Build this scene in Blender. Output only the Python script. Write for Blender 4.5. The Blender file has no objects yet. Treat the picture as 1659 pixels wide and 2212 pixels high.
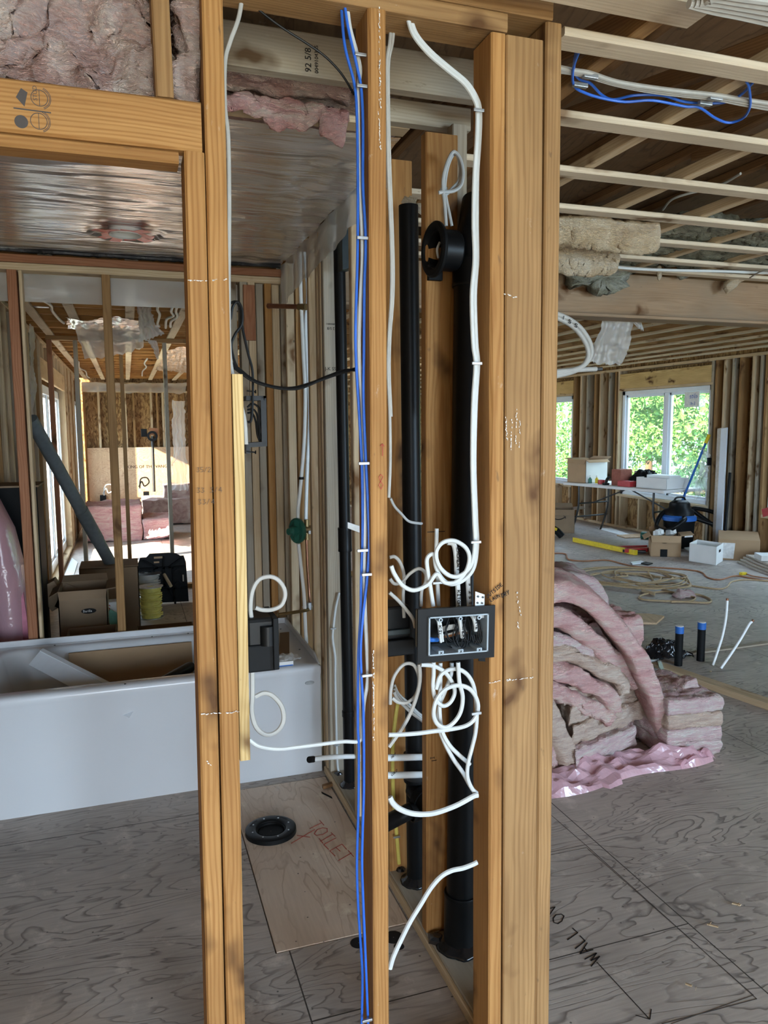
import bpy, bmesh, math, random
from mathutils import Vector, Matrix, noise as mn
random.seed(7)
SC = bpy.context.scene
COL = SC.collection
# ---------------------------------------------------------------- camera
CX, CY, FPX = 829.5, 1106.0, 1640.0          # pixels of the 1659x2212 frame
YAW, PITCH, ROLL = math.radians(18.6), math.radians(6.43), math.radians(-.385)
EYE = Vector((0, 0, 1.57))
FW = Vector((math.sin(YAW)*math.cos(PITCH), math.cos(YAW)*math.cos(PITCH), -math.sin(PITCH)))
_r = Vector((math.cos(YAW), -math.sin(YAW), 0)); _u = _r.cross(FW)
RT = math.cos(ROLL)*_r + math.sin(ROLL)*_u
UP = -math.sin(ROLL)*_r + math.cos(ROLL)*_u
cd = bpy.data.cameras.new('camera'); cam = bpy.data.objects.new('camera', cd); COL.objects.link(cam)
cam.matrix_world = Matrix(((RT.x, UP.x, -FW.x, EYE.x), (RT.y, UP.y, -FW.y, EYE.y), (RT.z, UP.z, -FW.z, EYE.z), (0, 0, 0, 1)))
cd.sensor_fit = 'VERTICAL'; cd.sensor_height = 24; cd.lens = FPX/2212*24; cd.clip_start = .05; cd.clip_end = 200
SC.camera = cam
# ---------------------------------------------------------------- colour management
SC.view_settings.view_transform = 'Standard'; SC.view_settings.look = 'None'
SC.view_settings.gamma = 1; SC.view_settings.use_curve_mapping = False
SC.view_settings.exposure = 0.7
SC.cycles.use_denoising = True; SC.cycles.use_adaptive_sampling = True; SC.cycles.adaptive_threshold = .03
SC.cycles.max_bounces = 7; SC.cycles.diffuse_bounces = 4; SC.cycles.glossy_bounces = 3
SC.cycles.transmission_bounces = 4; SC.cycles.transparent_max_bounces = 10
SC.cycles.sample_clamp_indirect = 6
# ---------------------------------------------------------------- sky and sun
w = bpy.data.worlds.new('sky'); SC.world = w; w.use_nodes = True
wt = w.node_tree; wt.nodes.clear()
wo = wt.nodes.new('ShaderNodeOutputWorld'); wb = wt.nodes.new('ShaderNodeBackground')
wb.inputs[0].default_value = (.56, .77, 1, 1); wb.inputs[1].default_value = 8.5
wt.links.new(wb.outputs[0], wo.inputs[0])
def sun(dirv, strength, col, ang):
    l = bpy.data.lights.new('sun', 'SUN'); l.energy = strength; l.color = col; l.angle = math.radians(ang)
    o = bpy.data.objects.new('sun', l); COL.objects.link(o)
    o.rotation_euler = Vector(dirv).to_track_quat('-Z', 'Y').to_euler(); o.location = (-8, 6, 9)
sun((.78, .36, -.42), 30, (1, .86, .66), 1.0)
def portal(name, c, normal, sx, sy, power=None, col=(1, 1, 1)):
    """sky portal at a window opening, or an added fill lamp when power is given"""
    l = bpy.data.lights.new(name, 'AREA'); l.shape = 'RECTANGLE'; l.size = sx; l.size_y = sy
    o = bpy.data.objects.new(name, l); COL.objects.link(o)
    o.location = c; o.rotation_euler = Vector(normal).to_track_quat('-Z', 'Z').to_euler()
    if power is None: l.cycles.is_portal = True
    else: l.energy = power; l.color = col
portal('daylight_left_window', (-.92, 9.1, 1.05), (1, 0, 0), 2.9, 2.1)
portal('daylight_right_window', (7.30, 8.95, 1.3), (-1, 0, 0), 2.1, 1.7)
portal('daylight_near_right_window', (7.30, 6.2, 1.3), (-1, 0, 0), 1.9, 1.7)
portal('daylight_far_right_window', (7.30, 11.95, 1.3), (-1, 0, 0), 1.6, 1.7)
portal('daylight_rear_patio_door', (.1, -3.15, 1.15), (0, 1, 0), 2.4, 2.0)
portal('daylight_far_left_window', (-.92, 13.1, 1.2), (1, 0, 0), 1.6, 1.6)
portal('fill_lamp_rear_left', (.1, -3.05, .80), (0, 1, -.10), 2.2, 1.4, 58, (1, .93, .84))  # added warm fill lamp, unseen behind the camera, brightens the near studs and floor
portal('fill_lamp_rear_right', (4.3, -3.05, 1.35), (0, 1, -.3), 2.2, 1.2, 115, (.56, .78, 1))  # added bluish fill lamp out of view, lifts the right room and insulation pile
portal('daylight_rear_window', (4.3, -3.15, 1.35), (0, 1, 0), 2.4, 1.5)
# ================================================================ materials
class N:
    def __init__(s, name, rough=.7, spec=.3):
        s.m = bpy.data.materials.new(name); s.m.use_nodes = True; s.t = s.m.node_tree
        s.b = s.t.nodes['Principled BSDF']; s.out = s.t.nodes['Material Output']
        s.b.inputs['Roughness'].default_value = rough; s.b.inputs['Specular IOR Level'].default_value = spec
    def a(s, typ, ins=None, out=0, **at):
        n = s.t.nodes.new('ShaderNode'+typ)
        for k, v in at.items(): setattr(n, k, v)
        for k, v in (ins or {}).items(): s.set(n.inputs[k], v)
        return n.outputs[out]
    def set(s, sock, v):
        if isinstance(v, bpy.types.NodeSocket): s.t.links.new(v, sock)
        else:
            if isinstance(v, tuple) and len(v) == 3 and sock.type == 'RGBA': v = v+(1,)
            sock.default_value = v
    def math(s, op, x, y=0.0, cl=False): return s.a('Math', {0: x, 1: y}, operation=op, use_clamp=cl)
    def map(s, v, sc=(1, 1, 1), rot=(0, 0, 0), loc=(0, 0, 0)): return s.a('Mapping', {'Vector': v, 'Scale': sc, 'Rotation': rot, 'Location': loc})
    def noise(s, v, sc, det=3, ro=.5, di=0, out=0): return s.a('TexNoise', {'Vector': v, 'Scale': sc, 'Detail': det, 'Roughness': ro, 'Distortion': di}, out)
    def ramp(s, f, st, interp='LINEAR'):
        n = s.t.nodes.new('ShaderNodeValToRGB'); e = n.color_ramp.elements; n.color_ramp.interpolation = interp
        while len(e) < len(st): e.new(.5)
        for el, (p, c) in zip(e, st):
            el.position = p; el.color = (c if isinstance(c, tuple) else (c, c, c))[:3]+(1,)
        s.t.links.new(f, n.inputs[0]); return n.outputs[0]
    def mix(s, f, x, y, mode='MIX'):
        n = s.t.nodes.new('ShaderNodeMix'); n.data_type = 'RGBA'; n.blend_type = mode
        s.set(n.inputs[0], f); s.set(n.inputs[6], x); s.set(n.inputs[7], y); return n.outputs[2]
    def bump(s, h, st=.3, di=.002): s.t.links.new(s.a('Bump', {'Height': h, 'Strength': st, 'Distance': di}), s.b.inputs['Normal'])
    def obj(s, rnd=True):
        o = s.a('TexCoord', out=3)
        if not rnd: return o
        r = s.a('ObjectInfo', out=5) if False else s.t.nodes.new('ShaderNodeObjectInfo').outputs['Random']
        r = s.math('MULTIPLY', r, 31.0)
        return s.a('VectorMath', {0: o, 1: s.a('CombineXYZ', {'X': r, 'Y': s.math('MULTIPLY', r, 1.7), 'Z': r})}, operation='ADD')
    def col(s, c): s.set(s.b.inputs['Base Color'], c); return s
def plain(name, c, rough=.6, spec=.4, metal=0, vary=.12, scale=30, bump=0):
    n = N(name, rough, spec); n.b.inputs['Metallic'].default_value = metal
    f = n.noise(n.obj(), scale, 3)
    n.col(n.mix(n.ramp(f, [(.3, 0.), (.7, 1.)]), tuple(x*(1-vary) for x in c), tuple(min(1, x*(1+vary)) for x in c)))
    if bump: n.bump(f, bump, .002)
    return n.m
def wood(name, dark, light, knot=(.10, .045, .015), smudge=.25, rough=.72, ring=1.0, grey=None):
    n = N(name, rough, .25); p = n.obj()
    rnd = n.t.nodes.new('ShaderNodeObjectInfo').outputs['Random']
    fib = n.noise(n.map(p, (1, 1, .02)), 170, 2, .6)
    o2 = n.a('TexCoord', out=3)
    off = n.a('CombineXYZ', {'X': n.math('MULTIPLY', n.math('SUBTRACT', rnd, .5), .16), 'Y': n.math('ADD', .03, n.math('MULTIPLY', rnd, .05)), 'Z': n.math('MULTIPLY', rnd, 40.)})
    warp = n.a('VectorMath', {0: n.noise(n.map(p, (1.2, 1.2, .9)), 2.2, 2, .4, out=1), 1: (.035, .035, 0)}, operation='MULTIPLY')
    v = n.a('VectorMath', {0: n.a('VectorMath', {0: o2, 1: off}, operation='ADD'), 1: warp}, operation='ADD')
    rings = n.a('TexWave', {'Vector': n.map(v, (1, 1, .05)), 'Scale': 42., 'Distortion': 3.5, 'Detail': 2., 'Detail Scale': 2.}, 1, wave_type='RINGS', rings_direction='Z')
    g = n.math('ADD', n.math('MULTIPLY', n.ramp(rings, [(0, 0.), (.55, .25), (.9, 1.)]), .30*ring), n.math('MULTIPLY', fib, .58))
    c = n.ramp(g, [(.12, light), (.80, dark)])
    big = n.noise(n.map(p, (1, 1, .25)), 9, 3)
    c = n.mix(n.ramp(big, [(.35, 0.), (.7, .55)]), c, tuple(x*.72 for x in dark))
    if grey: c = n.mix(n.ramp(n.noise(n.map(p, (1, 1, .3)), 5, 4, .6), [(.4, 0.), (.65, .7)]), c, grey)
    vo = n.a('TexVoronoi', {'Vector': n.a('VectorMath', {0: n.map(p, (8, 8, 2.6)), 1: n.noise(p, 8, 2, out=1)}, operation='ADD'), 'Scale': 1.}, 0)
    k = n.ramp(vo, [(.09, 1.), (.15, .6), (.30, 0.)])
    c = n.mix(k, c, knot)
    sm = n.noise(n.map(p, (1, 1, .5)), 26, 6, .7)
    c = n.mix(n.math('MULTIPLY', n.ramp(sm, [(.66, 0.), (.74, 1.)]), smudge), c, (.72, .68, .60))
    dk = n.noise(n.map(p, (1, 1, .4), loc=(5, 3, 1)), 38, 3, .6)
    c = n.mix(n.math('MULTIPLY', n.ramp(dk, [(.70, 0.), (.76, 1.)]), .45), c, (.09, .06, .035))
    n.col(c); n.bump(n.math('ADD', fib, n.math('MULTIPLY', rings, .4)), .25, .0012)
    return n.m
M = {}
M['amber'] = wood('amber_spruce', (.275, .118, .031), (.485, .262, .090))
M['amber2'] = wood('aged_spruce', (.225, .118, .045), (.39, .23, .095))
M['pale'] = wood('pale_pine', (.46, .33, .19), (.66, .53, .36), knot=(.16, .08, .03), smudge=.1)
M['strap'] = wood('dry_pale_strapping', (.48, .38, .26), (.68, .58, .44), knot=(.22, .14, .08), smudge=.1, ring=.5)
M['grey'] = wood('grey_pine', (.30, .245, .175), (.45, .385, .29), knot=(.10, .06, .03), grey=(.33, .30, .25), smudge=.15)
M['brown'] = wood('brown_spruce', (.17, .085, .035), (.30, .165, .075), smudge=.05)
M['red'] = wood('red_tinted_spruce', (.25, .095, .045), (.40, .19, .10), smudge=.12)
M['rough'] = wood('rough_sawn_pine', (.50, .33, .13), (.74, .56, .27), smudge=.0, ring=1.6)
M['lvl'] = wood('laminated_beam_veneer', (.21, .125, .065), (.36, .245, .15), smudge=.2, grey=(.25, .19, .13), ring=.6)
def osb():
    n = N('strand_board', .75, .25); p = n.obj()
    q = n.a('VectorMath', {0: p, 1: n.a('VectorMath', {0: n.noise(p, 5, 2, out=1), 1: (.14, .14, .14)}, operation='MULTIPLY')}, operation='ADD')
    c1 = n.a('TexVoronoi', {'Vector': n.map(q, (1, 1, .35), (.5, .4, .3)), 'Scale': 45.}, 1)
    c2 = n.a('TexVoronoi', {'Vector': n.map(q, (1, 1, .3), (-.6, .9, .2)), 'Scale': 38.}, 1)
    s1 = n.a('SeparateColor', {'Color': c1}); s2 = n.a('SeparateColor', {'Color': c2}, 1)
    f = n.math('MULTIPLY', n.math('ADD', s1, s2), .5)
    n.col(n.ramp(f, [(.1, (.12, .06, .022)), (.5, (.30, .17, .07)), (.9, (.47, .30, .13))])); n.bump(f, .3, .002)
    return n.m
M['osb'] = osb()
def ply(name, a, b, line, seams, rot, fine=1.0):
    n = N(name, .62, .35); p = n.obj(False); p = n.map(p, rot=(0, 0, rot))
    w1 = n.noise(n.map(p, (4.0, 1.0, 4)), 1.1, 4, .45, .6)
    cont = n.math('FRACT', n.math('MULTIPLY', w1, 21*fine))
    ln = n.ramp(cont, [(0, 1.), (.10, .55), (.22, 0.), (.93, 0.), (1, 1.)])
    d = n.noise(p, 1.7, 4, .6); d2 = n.noise(p, 9, 5, .65); d3 = n.noise(n.map(p, (90, 6, 1)), 1, 3, .6)
    c = n.mix(n.ramp(d, [(.3, 0.), (.7, 1.)]), a, b)
    c = n.mix(n.math('MULTIPLY', n.ramp(d3, [(.4, 0.), (.7, 1.)]), .25), c, line)
    lf = n.math('MULTIPLY', ln, n.ramp(n.noise(p, 2.3, 2), [(.35, .30), (.6, .85)]))
    c = n.mix(lf, c, line)
    c = n.mix(n.ramp(d2, [(.58, 0.), (.75, .45)]), c, tuple(min(1, x*1.7) for x in b))
    sp = n.a('TexVoronoi', {'Vector': p, 'Scale': 17.}, 0)
    c = n.mix(n.ramp(sp, [(.035, .8), (.07, 0.)]), c, (.05, .045, .04))
    sc2 = n.noise(n.map(p, (1, 1, 1), (0, 0, .9)), 5.5, 6, .75)
    c = n.mix(n.ramp(sc2, [(.62, 0.), (.72, .35)]), c, (.62, .60, .56))
    if seams:
        br = n.a('TexBrick', {'Vector': n.map(p, loc=(-.17, .35, 0)), 'Color1': (1, 1, 1), 'Color2': (1, 1, 1), 'Mortar': (0, 0, 0), 'Scale': 1., 'Mortar Size': .0022, 'Brick Width': 2.44, 'Row Height': 1.22}, 0)
        c = n.mix(n.math('SUBTRACT', 1.0, n.math('MULTIPLY', br, 1.)), c, (.05, .042, .035))
    n.col(c); n.set(n.b.inputs['Roughness'], n.ramp(d2, [(.3, .48), (.8, .75)])); n.bump(n.math('SUBTRACT', d3, ln), .25, .0015)
    return n.m
M['floor'] = ply('weathered_plywood_subfloor', (.35, .305, .27), (.54, .48, .425), (.13, .11, .10), True, math.radians(90))
M['patch'] = ply('new_plywood', (.58, .45, .34), (.70, .57, .45), (.44, .32, .23), False, 0.0, .8)
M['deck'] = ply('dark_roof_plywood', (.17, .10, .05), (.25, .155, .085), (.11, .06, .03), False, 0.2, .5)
M['plysheet'] = ply('sheathing_plywood', (.50, .33, .19), (.62, .44, .27), (.35, .21, .11), False, 0.3, .6)
def insul(name, cols, sc=7, streak=(1, 1, 4)):
    n = N(name, .95, .1); p = n.obj()
    a1 = n.noise(n.map(p, streak), sc, 5, .62, .8); a2 = n.noise(n.map(p, (1, 1, 2.5)), 60, 4, .7, 1.2)
    f = n.math('ADD', n.math('MULTIPLY', a1, .75), n.math('MULTIPLY', a2, .25))
    n.col(n.ramp(f, [(.34, cols[0]), (.46, cols[1]), (.56, cols[2]), (.68, cols[3])]))
    n.bump(n.math('ADD', n.math('MULTIPLY', a1, .6), a2), 1.0, .03)
    n.b.inputs['Sheen Weight'].default_value = .35
    return n.m
M['pink'] = insul('pink_glass_wool', [(.62, .24, .22), (.82, .42, .39), (.88, .58, .50), (.92, .78, .66)])
M['pinktan'] = insul('faded_pink_glass_wool', [(.50, .28, .20), (.68, .46, .33), (.80, .60, .45), (.88, .74, .60)], 9, (1, 1, 6))
M['pinkpale'] = insul('pale_pink_glass_wool', [(.66, .36, .38), (.82, .54, .54), (.88, .70, .64), (.95, .90, .80)], 12, (1, 1, 5))
M['rose'] = insul('rose_glass_wool', [(.42, .20, .16), (.60, .36, .30), (.74, .54, .45), (.86, .74, .64)], 6, (1, 2, 1))
M['cream'] = insul('cream_glass_wool', [(.50, .32, .15), (.74, .54, .30), (.84, .66, .42), (.92, .80, .60)], 6, (1, 1, 2))
M['rock'] = insul('green_grey_mineral_wool', [(.12, .11, .06), (.26, .25, .16), (.36, .36, .25), (.50, .51, .38)], 14, (1, 3, 1))
def film(name, tint, op, rough=.16, gw=.75, g0=.10, bumps=(7, 40), st=.6, stretch=(1, 1, 1), dist=.02):
    n = N(name); p = n.obj(False)
    t = n.t; nb = n.noise(n.map(p, stretch), bumps[0], 3, .55, .6); n2 = n.noise(n.map(p, stretch), bumps[1], 2)
    h = n.math('ADD', nb, n.math('MULTIPLY', n2, .12))
    bp = n.a('Bump', {'Height': h, 'Strength': st, 'Distance': dist})
    tr = n.a('BsdfTransparent', {'Color': (.95, .95, .95)}); di = n.a('BsdfDiffuse', {'Color': tint, 'Normal': bp}); tl = n.a('BsdfTranslucent', {'Color': tint})
    gl = n.a('BsdfGlossy', {'Color': (1, 1, 1), 'Roughness': rough, 'Normal': bp})
    body = n.a('MixShader', {0: .5, 1: di, 2: tl})
    m1 = n.a('MixShader', {0: op, 1: tr, 2: body})
    fr = n.a('LayerWeight', {'Blend': .32, 'Normal': bp}, 1)
    m2 = n.a('MixShader', {0: n.math('MULTIPLY', n.math('ADD', fr, g0), gw, True), 1: m1, 2: gl})
    t.links.new(m2, n.out.inputs[0]); return n.m
M['poly'] = film('clear_poly_film', (.95, .86, .82), .62, .22, .8, .16, (2.6, 9), .5, (.45, 3.0, 1), .05)
M['polyhang'] = film('hanging_poly_film', (.86, .86, .84), .52, .35, .35, .06, (5, 30), .4)
M['pinkfilm'] = film('pink_plastic_bag_film', (.86, .56, .64), .92, .22, .5, .06, (9, 40), .5)
M['glass'] = film('window_glass', (.9, .95, .95), .02, .02, .5, .03, (1, 1), .0)
M['black'] = plain('black_abs_plastic', (.006, .0065, .007), .40, .2)
M['blackmat'] = plain('black_matte_plastic', (.006, .0065, .007), .6, .15)
M['tar'] = plain('black_sealant', (.01, .011, .013), .22, .6, bump=.6, scale=60)
M['darkgrey'] = plain('dark_grey_duct', (.022, .032, .034), .45, .4)
M['greypipe'] = plain('grey_pvc_pipe', (.13, .15, .16), .4, .4)
M['greybox'] = plain('grey_pvc_box', (.30, .36, .40), .5, .4)
M['white'] = plain('white_cable_jacket', (.52, .54, .53), .42, .45, vary=.04)
M['offwhite'] = plain('dusty_white_cable_jacket', (.38, .37, .34), .5, .4, vary=.08)
M['greyc'] = plain('grey_cable_jacket', (.30, .29, .27), .5, .4)
M['blue'] = plain('blue_data_cable_jacket', (.025, .13, .58), .38, .5, vary=.08)
M['bluec'] = plain('blue_plastic', (.02, .12, .42), .5, .4)
M['yellowc'] = plain('yellow_cable_jacket', (.62, .52, .12), .45, .4)
M['pex'] = plain('white_plastic_water_pipe', (.78, .82, .82), .35, .5, vary=.03)
M['tub'] = plain('white_acrylic', (.60, .62, .64), .22, .5, vary=.02, scale=3)
M['vinyl'] = plain('white_window_vinyl', (.74, .80, .86), .35, .5, vary=.02)
M['copper'] = plain('tarnished_copper', (.32, .15, .09), .35, .5, metal=.8)
M['brass'] = plain('dull_brass', (.30, .22, .11), .4, .5, metal=.9)
M['steel'] = plain('galvanised_steel', (.45, .47, .48), .38, .5, metal=.8, vary=.2)
M['darksteel'] = plain('dark_steel', (.06, .06, .06), .45, .5, metal=.6)
M['green'] = plain('dark_green_plastic', (.02, .12, .085), .4, .5)
M['card'] = plain('brown_cardboard', (.40, .27, .16), .85, .15, vary=.06, scale=6)
M['cardd'] = plain('dull_cardboard', (.27, .19, .12), .85, .15, vary=.08, scale=6)
M['whitecard'] = plain('white_cardboard', (.72, .72, .70), .7, .2, vary=.04, scale=5)
M['red'+'p'] = plain('red_plastic', (.42, .025, .03), .45, .5)
M['redtape'] = plain('red_sheathing_tape', (.70, .035, .04), .3, .6, vary=.2)
M['yellow'] = plain('yellow_paint', (.72, .53, .02), .45, .5)
M['wire'] = plain('copper_wire_ends', (.5, .22, .10), .3, .5, metal=.9)
M['cord'] = plain('tan_extension_cord', (.45, .33, .19), .6, .3)
M['dullred'] = plain('dull_red_print', (.28, .10, .07), .7, .2)
M['orangec'] = plain('orange_brown_cord', (.36, .16, .08), .6, .3)
M['ink'] = plain('black_ink', (.012, .011, .012), .6, .2)
M['pencil'] = plain('pencil_line', (.075, .065, .06), .6, .2)
M['redink'] = plain('red_ink', (.45, .07, .05), .6, .2)
M['chalk'] = plain('white_scuff', (.75, .73, .68), .9, .1)
M['paper'] = plain('white_paper', (.74, .74, .72), .8, .2)
M['pinkboard'] = plain('pink_foam_and_film', (.62, .22, .32), .5, .3)
M['teal'] = plain('pale_green_foam', (.16, .36, .28), .7, .2)
M['bark'] = plain('tree_bark', (.14, .09, .05), .9, .1)
M['ground'] = plain('outdoor_ground', (.28, .30, .20), .95, .1, scale=2)
M['leaf'] = plain('green_leaves', (.15, .33, .08), .6, .3, vary=.55, scale=3)
M['drywall'] = plain('drywall_board', (.52, .47, .40), .85, .1)
# ================================================================ mesh helpers
def ray(px, py): return FW+(px-CX)/FPX*RT-(py-CY)/FPX*UP
def at(px, py, ax, v):
    d = ray(px, py); i = 'xyz'.index(ax); return EYE+d*((v-EYE[i])/d[i])
def aty(px, py, v=1.56): return at(px, py, 'y', v)
def atx(px, py, v=.80): return at(px, py, 'x', v)
def atz(px, py, v=0.0): return at(px, py, 'z', v)
def V(*a): return Vector(a)
class MB:
    def __init__(s): s.v = []; s.f = []; s.sm = False
    def add(s, vs, fs):
        k = len(s.v); s.v += [Vector(p) for p in vs]; s.f += [tuple(i+k for i in f) for f in fs]; return s
    def box(s, a, b): return s.hexa([(x, y, z) for z in (a[2], b[2]) for x, y in ((a[0], a[1]), (b[0], a[1]), (b[0], b[1]), (a[0], b[1]))])
    def hexa(s, p): return s.add(p, [(3, 2, 1, 0), (4, 5, 6, 7), (0, 1, 5, 4), (1, 2, 6, 5), (2, 3, 7, 6), (3, 0, 4, 7)])
    def quadbox(s, q, dv):  # a quad (4 points) given thickness dv
        q = [Vector(p) for p in q]; return s.hexa(q+[p+Vector(dv) for p in q])
    def beam(s, p0, p1, wv, tv):  # box from p0 to p1, cross-section centred on +-wv/2, +-tv/2
        p0, p1, wv, tv = map(Vector, (p0, p1, wv, tv)); o = [(-.5, -.5), (.5, -.5), (.5, .5), (-.5, .5)]
        return s.hexa([p0+wv*a+tv*b for a, b in o]+[p1+wv*a+tv*b for a, b in o])
    def cyl(s, p0, p1, r, r1=None, n=20, caps=True):
        return s.sweep([p0, p1], [r, r if r1 is None else r1], n, caps=caps)
    def sweep(s, pts, r, n=8, flat=1.0, caps=True, up=None):
        pts = [Vector(p) for p in pts]; m = len(pts); k = len(s.v); sm = []
        T = [(pts[min(i+1, m-1)]-pts[max(i-1, 0)]).normalized() for i in range(m)]
        u = Vector(up) if up else (V(0, 0, 1) if abs(T[0].z) < .9 else V(1, 0, 0))
        for i in range(m):
            u = (u-T[i]*u.dot(T[i])).normalized(); w2 = T[i].cross(u)
            rr = r[i] if isinstance(r, (list, tuple)) else r
            for j in range(n):
                a = 2*math.pi*j/n; s.v.append(pts[i]+u*(rr*flat*math.cos(a))+w2*(rr*math.sin(a)))
        for i in range(m-1):
            for j in range(n): s.f.append((k+i*n+j, k+i*n+(j+1) % n, k+(i+1)*n+(j+1) % n, k+(i+1)*n+j))
        if caps: s.f.append(tuple(k+j for j in reversed(range(n)))); s.f.append(tuple(k+(m-1)*n+j for j in range(n)))
        s.sm = True; return s
    def lathe(s, c, ax, prof, n=32):  # prof: (radius, height along ax)
        ax = Vector(ax).normalized(); u = ax.orthogonal().normalized(); w2 = ax.cross(u); c = Vector(c); k = len(s.v)
        for r, h in prof:
            for j in range(n): a = 2*math.pi*j/n; s.v.append(c+ax*h+(u*math.cos(a)+w2*math.sin(a))*r)
        for i in range(len(prof)-1):
            for j in range(n): s.f.append((k+i*n+j, k+i*n+(j+1) % n, k+(i+1)*n+(j+1) % n, k+(i+1)*n+j))
        s.sm = True; return s
    def grid(s, fn, nu, nv):
        k = len(s.v)
        for j in range(nv+1):
            for i in range(nu+1): s.v.append(Vector(fn(i/nu, j/nv)))
        for j in range(nv):
            for i in range(nu): a = k+j*(nu+1)+i; s.f.append((a, a+1, a+nu+2, a+nu+1))
        s.sm = True; return s
    def loft(s, loops, cap0=False, cap1=False):
        k = len(s.v); n = len(loops[0])
        for l in loops: s.v += [Vector(p) for p in l]
        for i in range(len(loops)-1):
            for j in range(n): s.f.append((k+i*n+j, k+i*n+(j+1) % n, k+(i+1)*n+(j+1) % n, k+(i+1)*n+j))
        if cap0: s.f.append(tuple(k+j for j in reversed(range(n))))
        if cap1: s.f.append(tuple(k+(len(loops)-1)*n+j for j in range(n)))
        return s
WM = {}
def link(name, me, mat, world, parent=None):
    o = bpy.data.objects.new(name, me); COL.objects.link(o)
    if mat is not None: me.materials.append(M[mat] if isinstance(mat, str) else mat)
    WM[o.name] = world.copy()
    if parent is not None: o.parent = parent; o.matrix_basis = WM[parent.name].inverted() @ world
    else: o.matrix_basis = world
    return o
def build(name, mb, mat, parent=None, bevel=0, smooth=None, solid=0, seg=2):
    vs = mb.v; mn_ = [min(p[i] for p in vs) for i in range(3)]; mx = [max(p[i] for p in vs) for i in range(3)]
    c = Vector(((mn_[0]+mx[0])/2, (mn_[1]+mx[1])/2, mn_[2]))
    me = bpy.data.meshes.new(name); me.from_pydata([tuple(p-c) for p in vs], [], mb.f); me.validate(); me.update()
    bm = bmesh.new(); bm.from_mesh(me); bmesh.ops.recalc_face_normals(bm, faces=bm.faces)
    if bevel: bmesh.ops.bevel(bm, geom=list(bm.edges), offset=bevel, segments=seg, affect='EDGES', profile=.5)
    bm.to_mesh(me); bm.free()
    if smooth if smooth is not None else mb.sm:
        me.polygons.foreach_set('use_smooth', [True]*len(me.polygons))
        if not smooth: me.set_sharp_from_angle(angle=math.radians(38))
    o = link(name, me, mat, Matrix.Translation(c), parent)
    if solid: md = o.modifiers.new('s', 'SOLIDIFY'); md.thickness = solid; md.offset = 0
    return o
def tag(o, label=None, cat=None, group=None, kind=None):
    if label: o['label'] = label
    if cat: o['category'] = cat
    if group: o['group'] = group
    if kind: o['kind'] = kind
    return o
def thing(name, label, cat, loc, group=None):
    o = bpy.data.objects.new(name, None); COL.objects.link(o); o.location = loc; o.empty_display_size = .05
    WM[o.name] = Matrix.Translation(Vector(loc)); return tag(o, label, cat, group)
def structure(o): o['kind'] = 'structure'; return o
def lumber(name, p0, p1, w, d, mat='amber', side=(1, 0, 0), parent=None, bev=.003, wane=None):
    """a board from p0 to p1 (centre line); w along side, d across; its grain runs along local Z"""
    p0, p1 = Vector(p0), Vector(p1); z = (p1-p0).normalized(); x = Vector(side); x = (x-z*x.dot(z)).normalized(); y = z.cross(x)
    L = (p1-p0).length; bm = bmesh.new(); ns = max(1, int(L/.12))
    rings = []
    sd = random.random()*50
    for i in range(ns+1):
        t = i/ns*L; q = (mn.noise((sd, t*1.3, 0))*.0012, mn.noise((sd, 5, t*1.3))*.0012)
        if w < .02 or L < .3: q = (0, 0)
        hw, hd = w/2, d/2; b = bev
        c = [(-hw+b, -hd), (hw-b, -hd), (hw, -hd+b), (hw, hd-b), (hw-b, hd), (-hw+b, hd), (-hw, hd-b), (-hw, -hd+b)]
        if wane:
            e = wane*(.35+.65*abs(mn.noise((sd, 9, t*2.2)))*2)
            c[0] = (-hw+e, -hd); c[7] = (-hw, -hd+e)
        rings.append([bm.verts.new((a+q[0], bb+q[1], t)) for a, bb in c])
    for a, b in zip(rings, rings[1:]):
        for j in range(8): bm.faces.new((a[j], a[(j+1) % 8], b[(j+1) % 8], b[j]))
    bm.faces.new(list(reversed(rings[0]))); bm.faces.new(rings[-1])
    me = bpy.data.meshes.new(name); bm.to_mesh(me); bm.free()
    me.polygons.foreach_set('use_smooth', [True]*len(me.polygons)); me.set_sharp_from_angle(angle=math.radians(30))
    mw = Matrix(((x.x, y.x, z.x, p0.x), (x.y, y.y, z.y, p0.y), (x.z, y.z, z.z, p0.z), (0, 0, 0, 1)))
    return link(name, me, mat, mw, parent)
def vert(name, x0, x1, y0, y1, z0, z1, mat, parent=None, lean=(0, 0), **k):
    return lumber(name, ((x0+x1)/2, (y0+y1)/2, z0), ((x0+x1)/2+lean[0], (y0+y1)/2+lean[1], z1), x1-x0, y1-y0, mat, parent=parent, **k)
def crom(pts, sub=6):
    p = [Vector(q) for q in pts]; p = [2*p[0]-p[1]]+p+[2*p[-1]-p[-2]]; out = []
    for i in range(1, len(p)-2):
        a, b, c, d = p[i-1:i+3]
        for k in range(sub):
            t = k/sub; out.append(.5*((2*b)+(c-a)*t+(2*a-5*b+4*c-d)*t*t+(3*b-a-3*c+d)*t**3))
    out.append(p[-2]); return out
def cable(name, label, pts, r=.0045, mat='white', cat='cable', flat=1.6, group=None, parent=None, n=8, sub=6, up=None):
    mb = MB(); mb.sweep(crom(pts, sub), r, n, flat, up=up)
    o = build(name, mb, mat, parent)
    return tag(o, label, cat, group) if parent is None else o
def px2(pts, x0, y0, s): return [(x0+x/s, y0+y/s) for x, y in pts]
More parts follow.
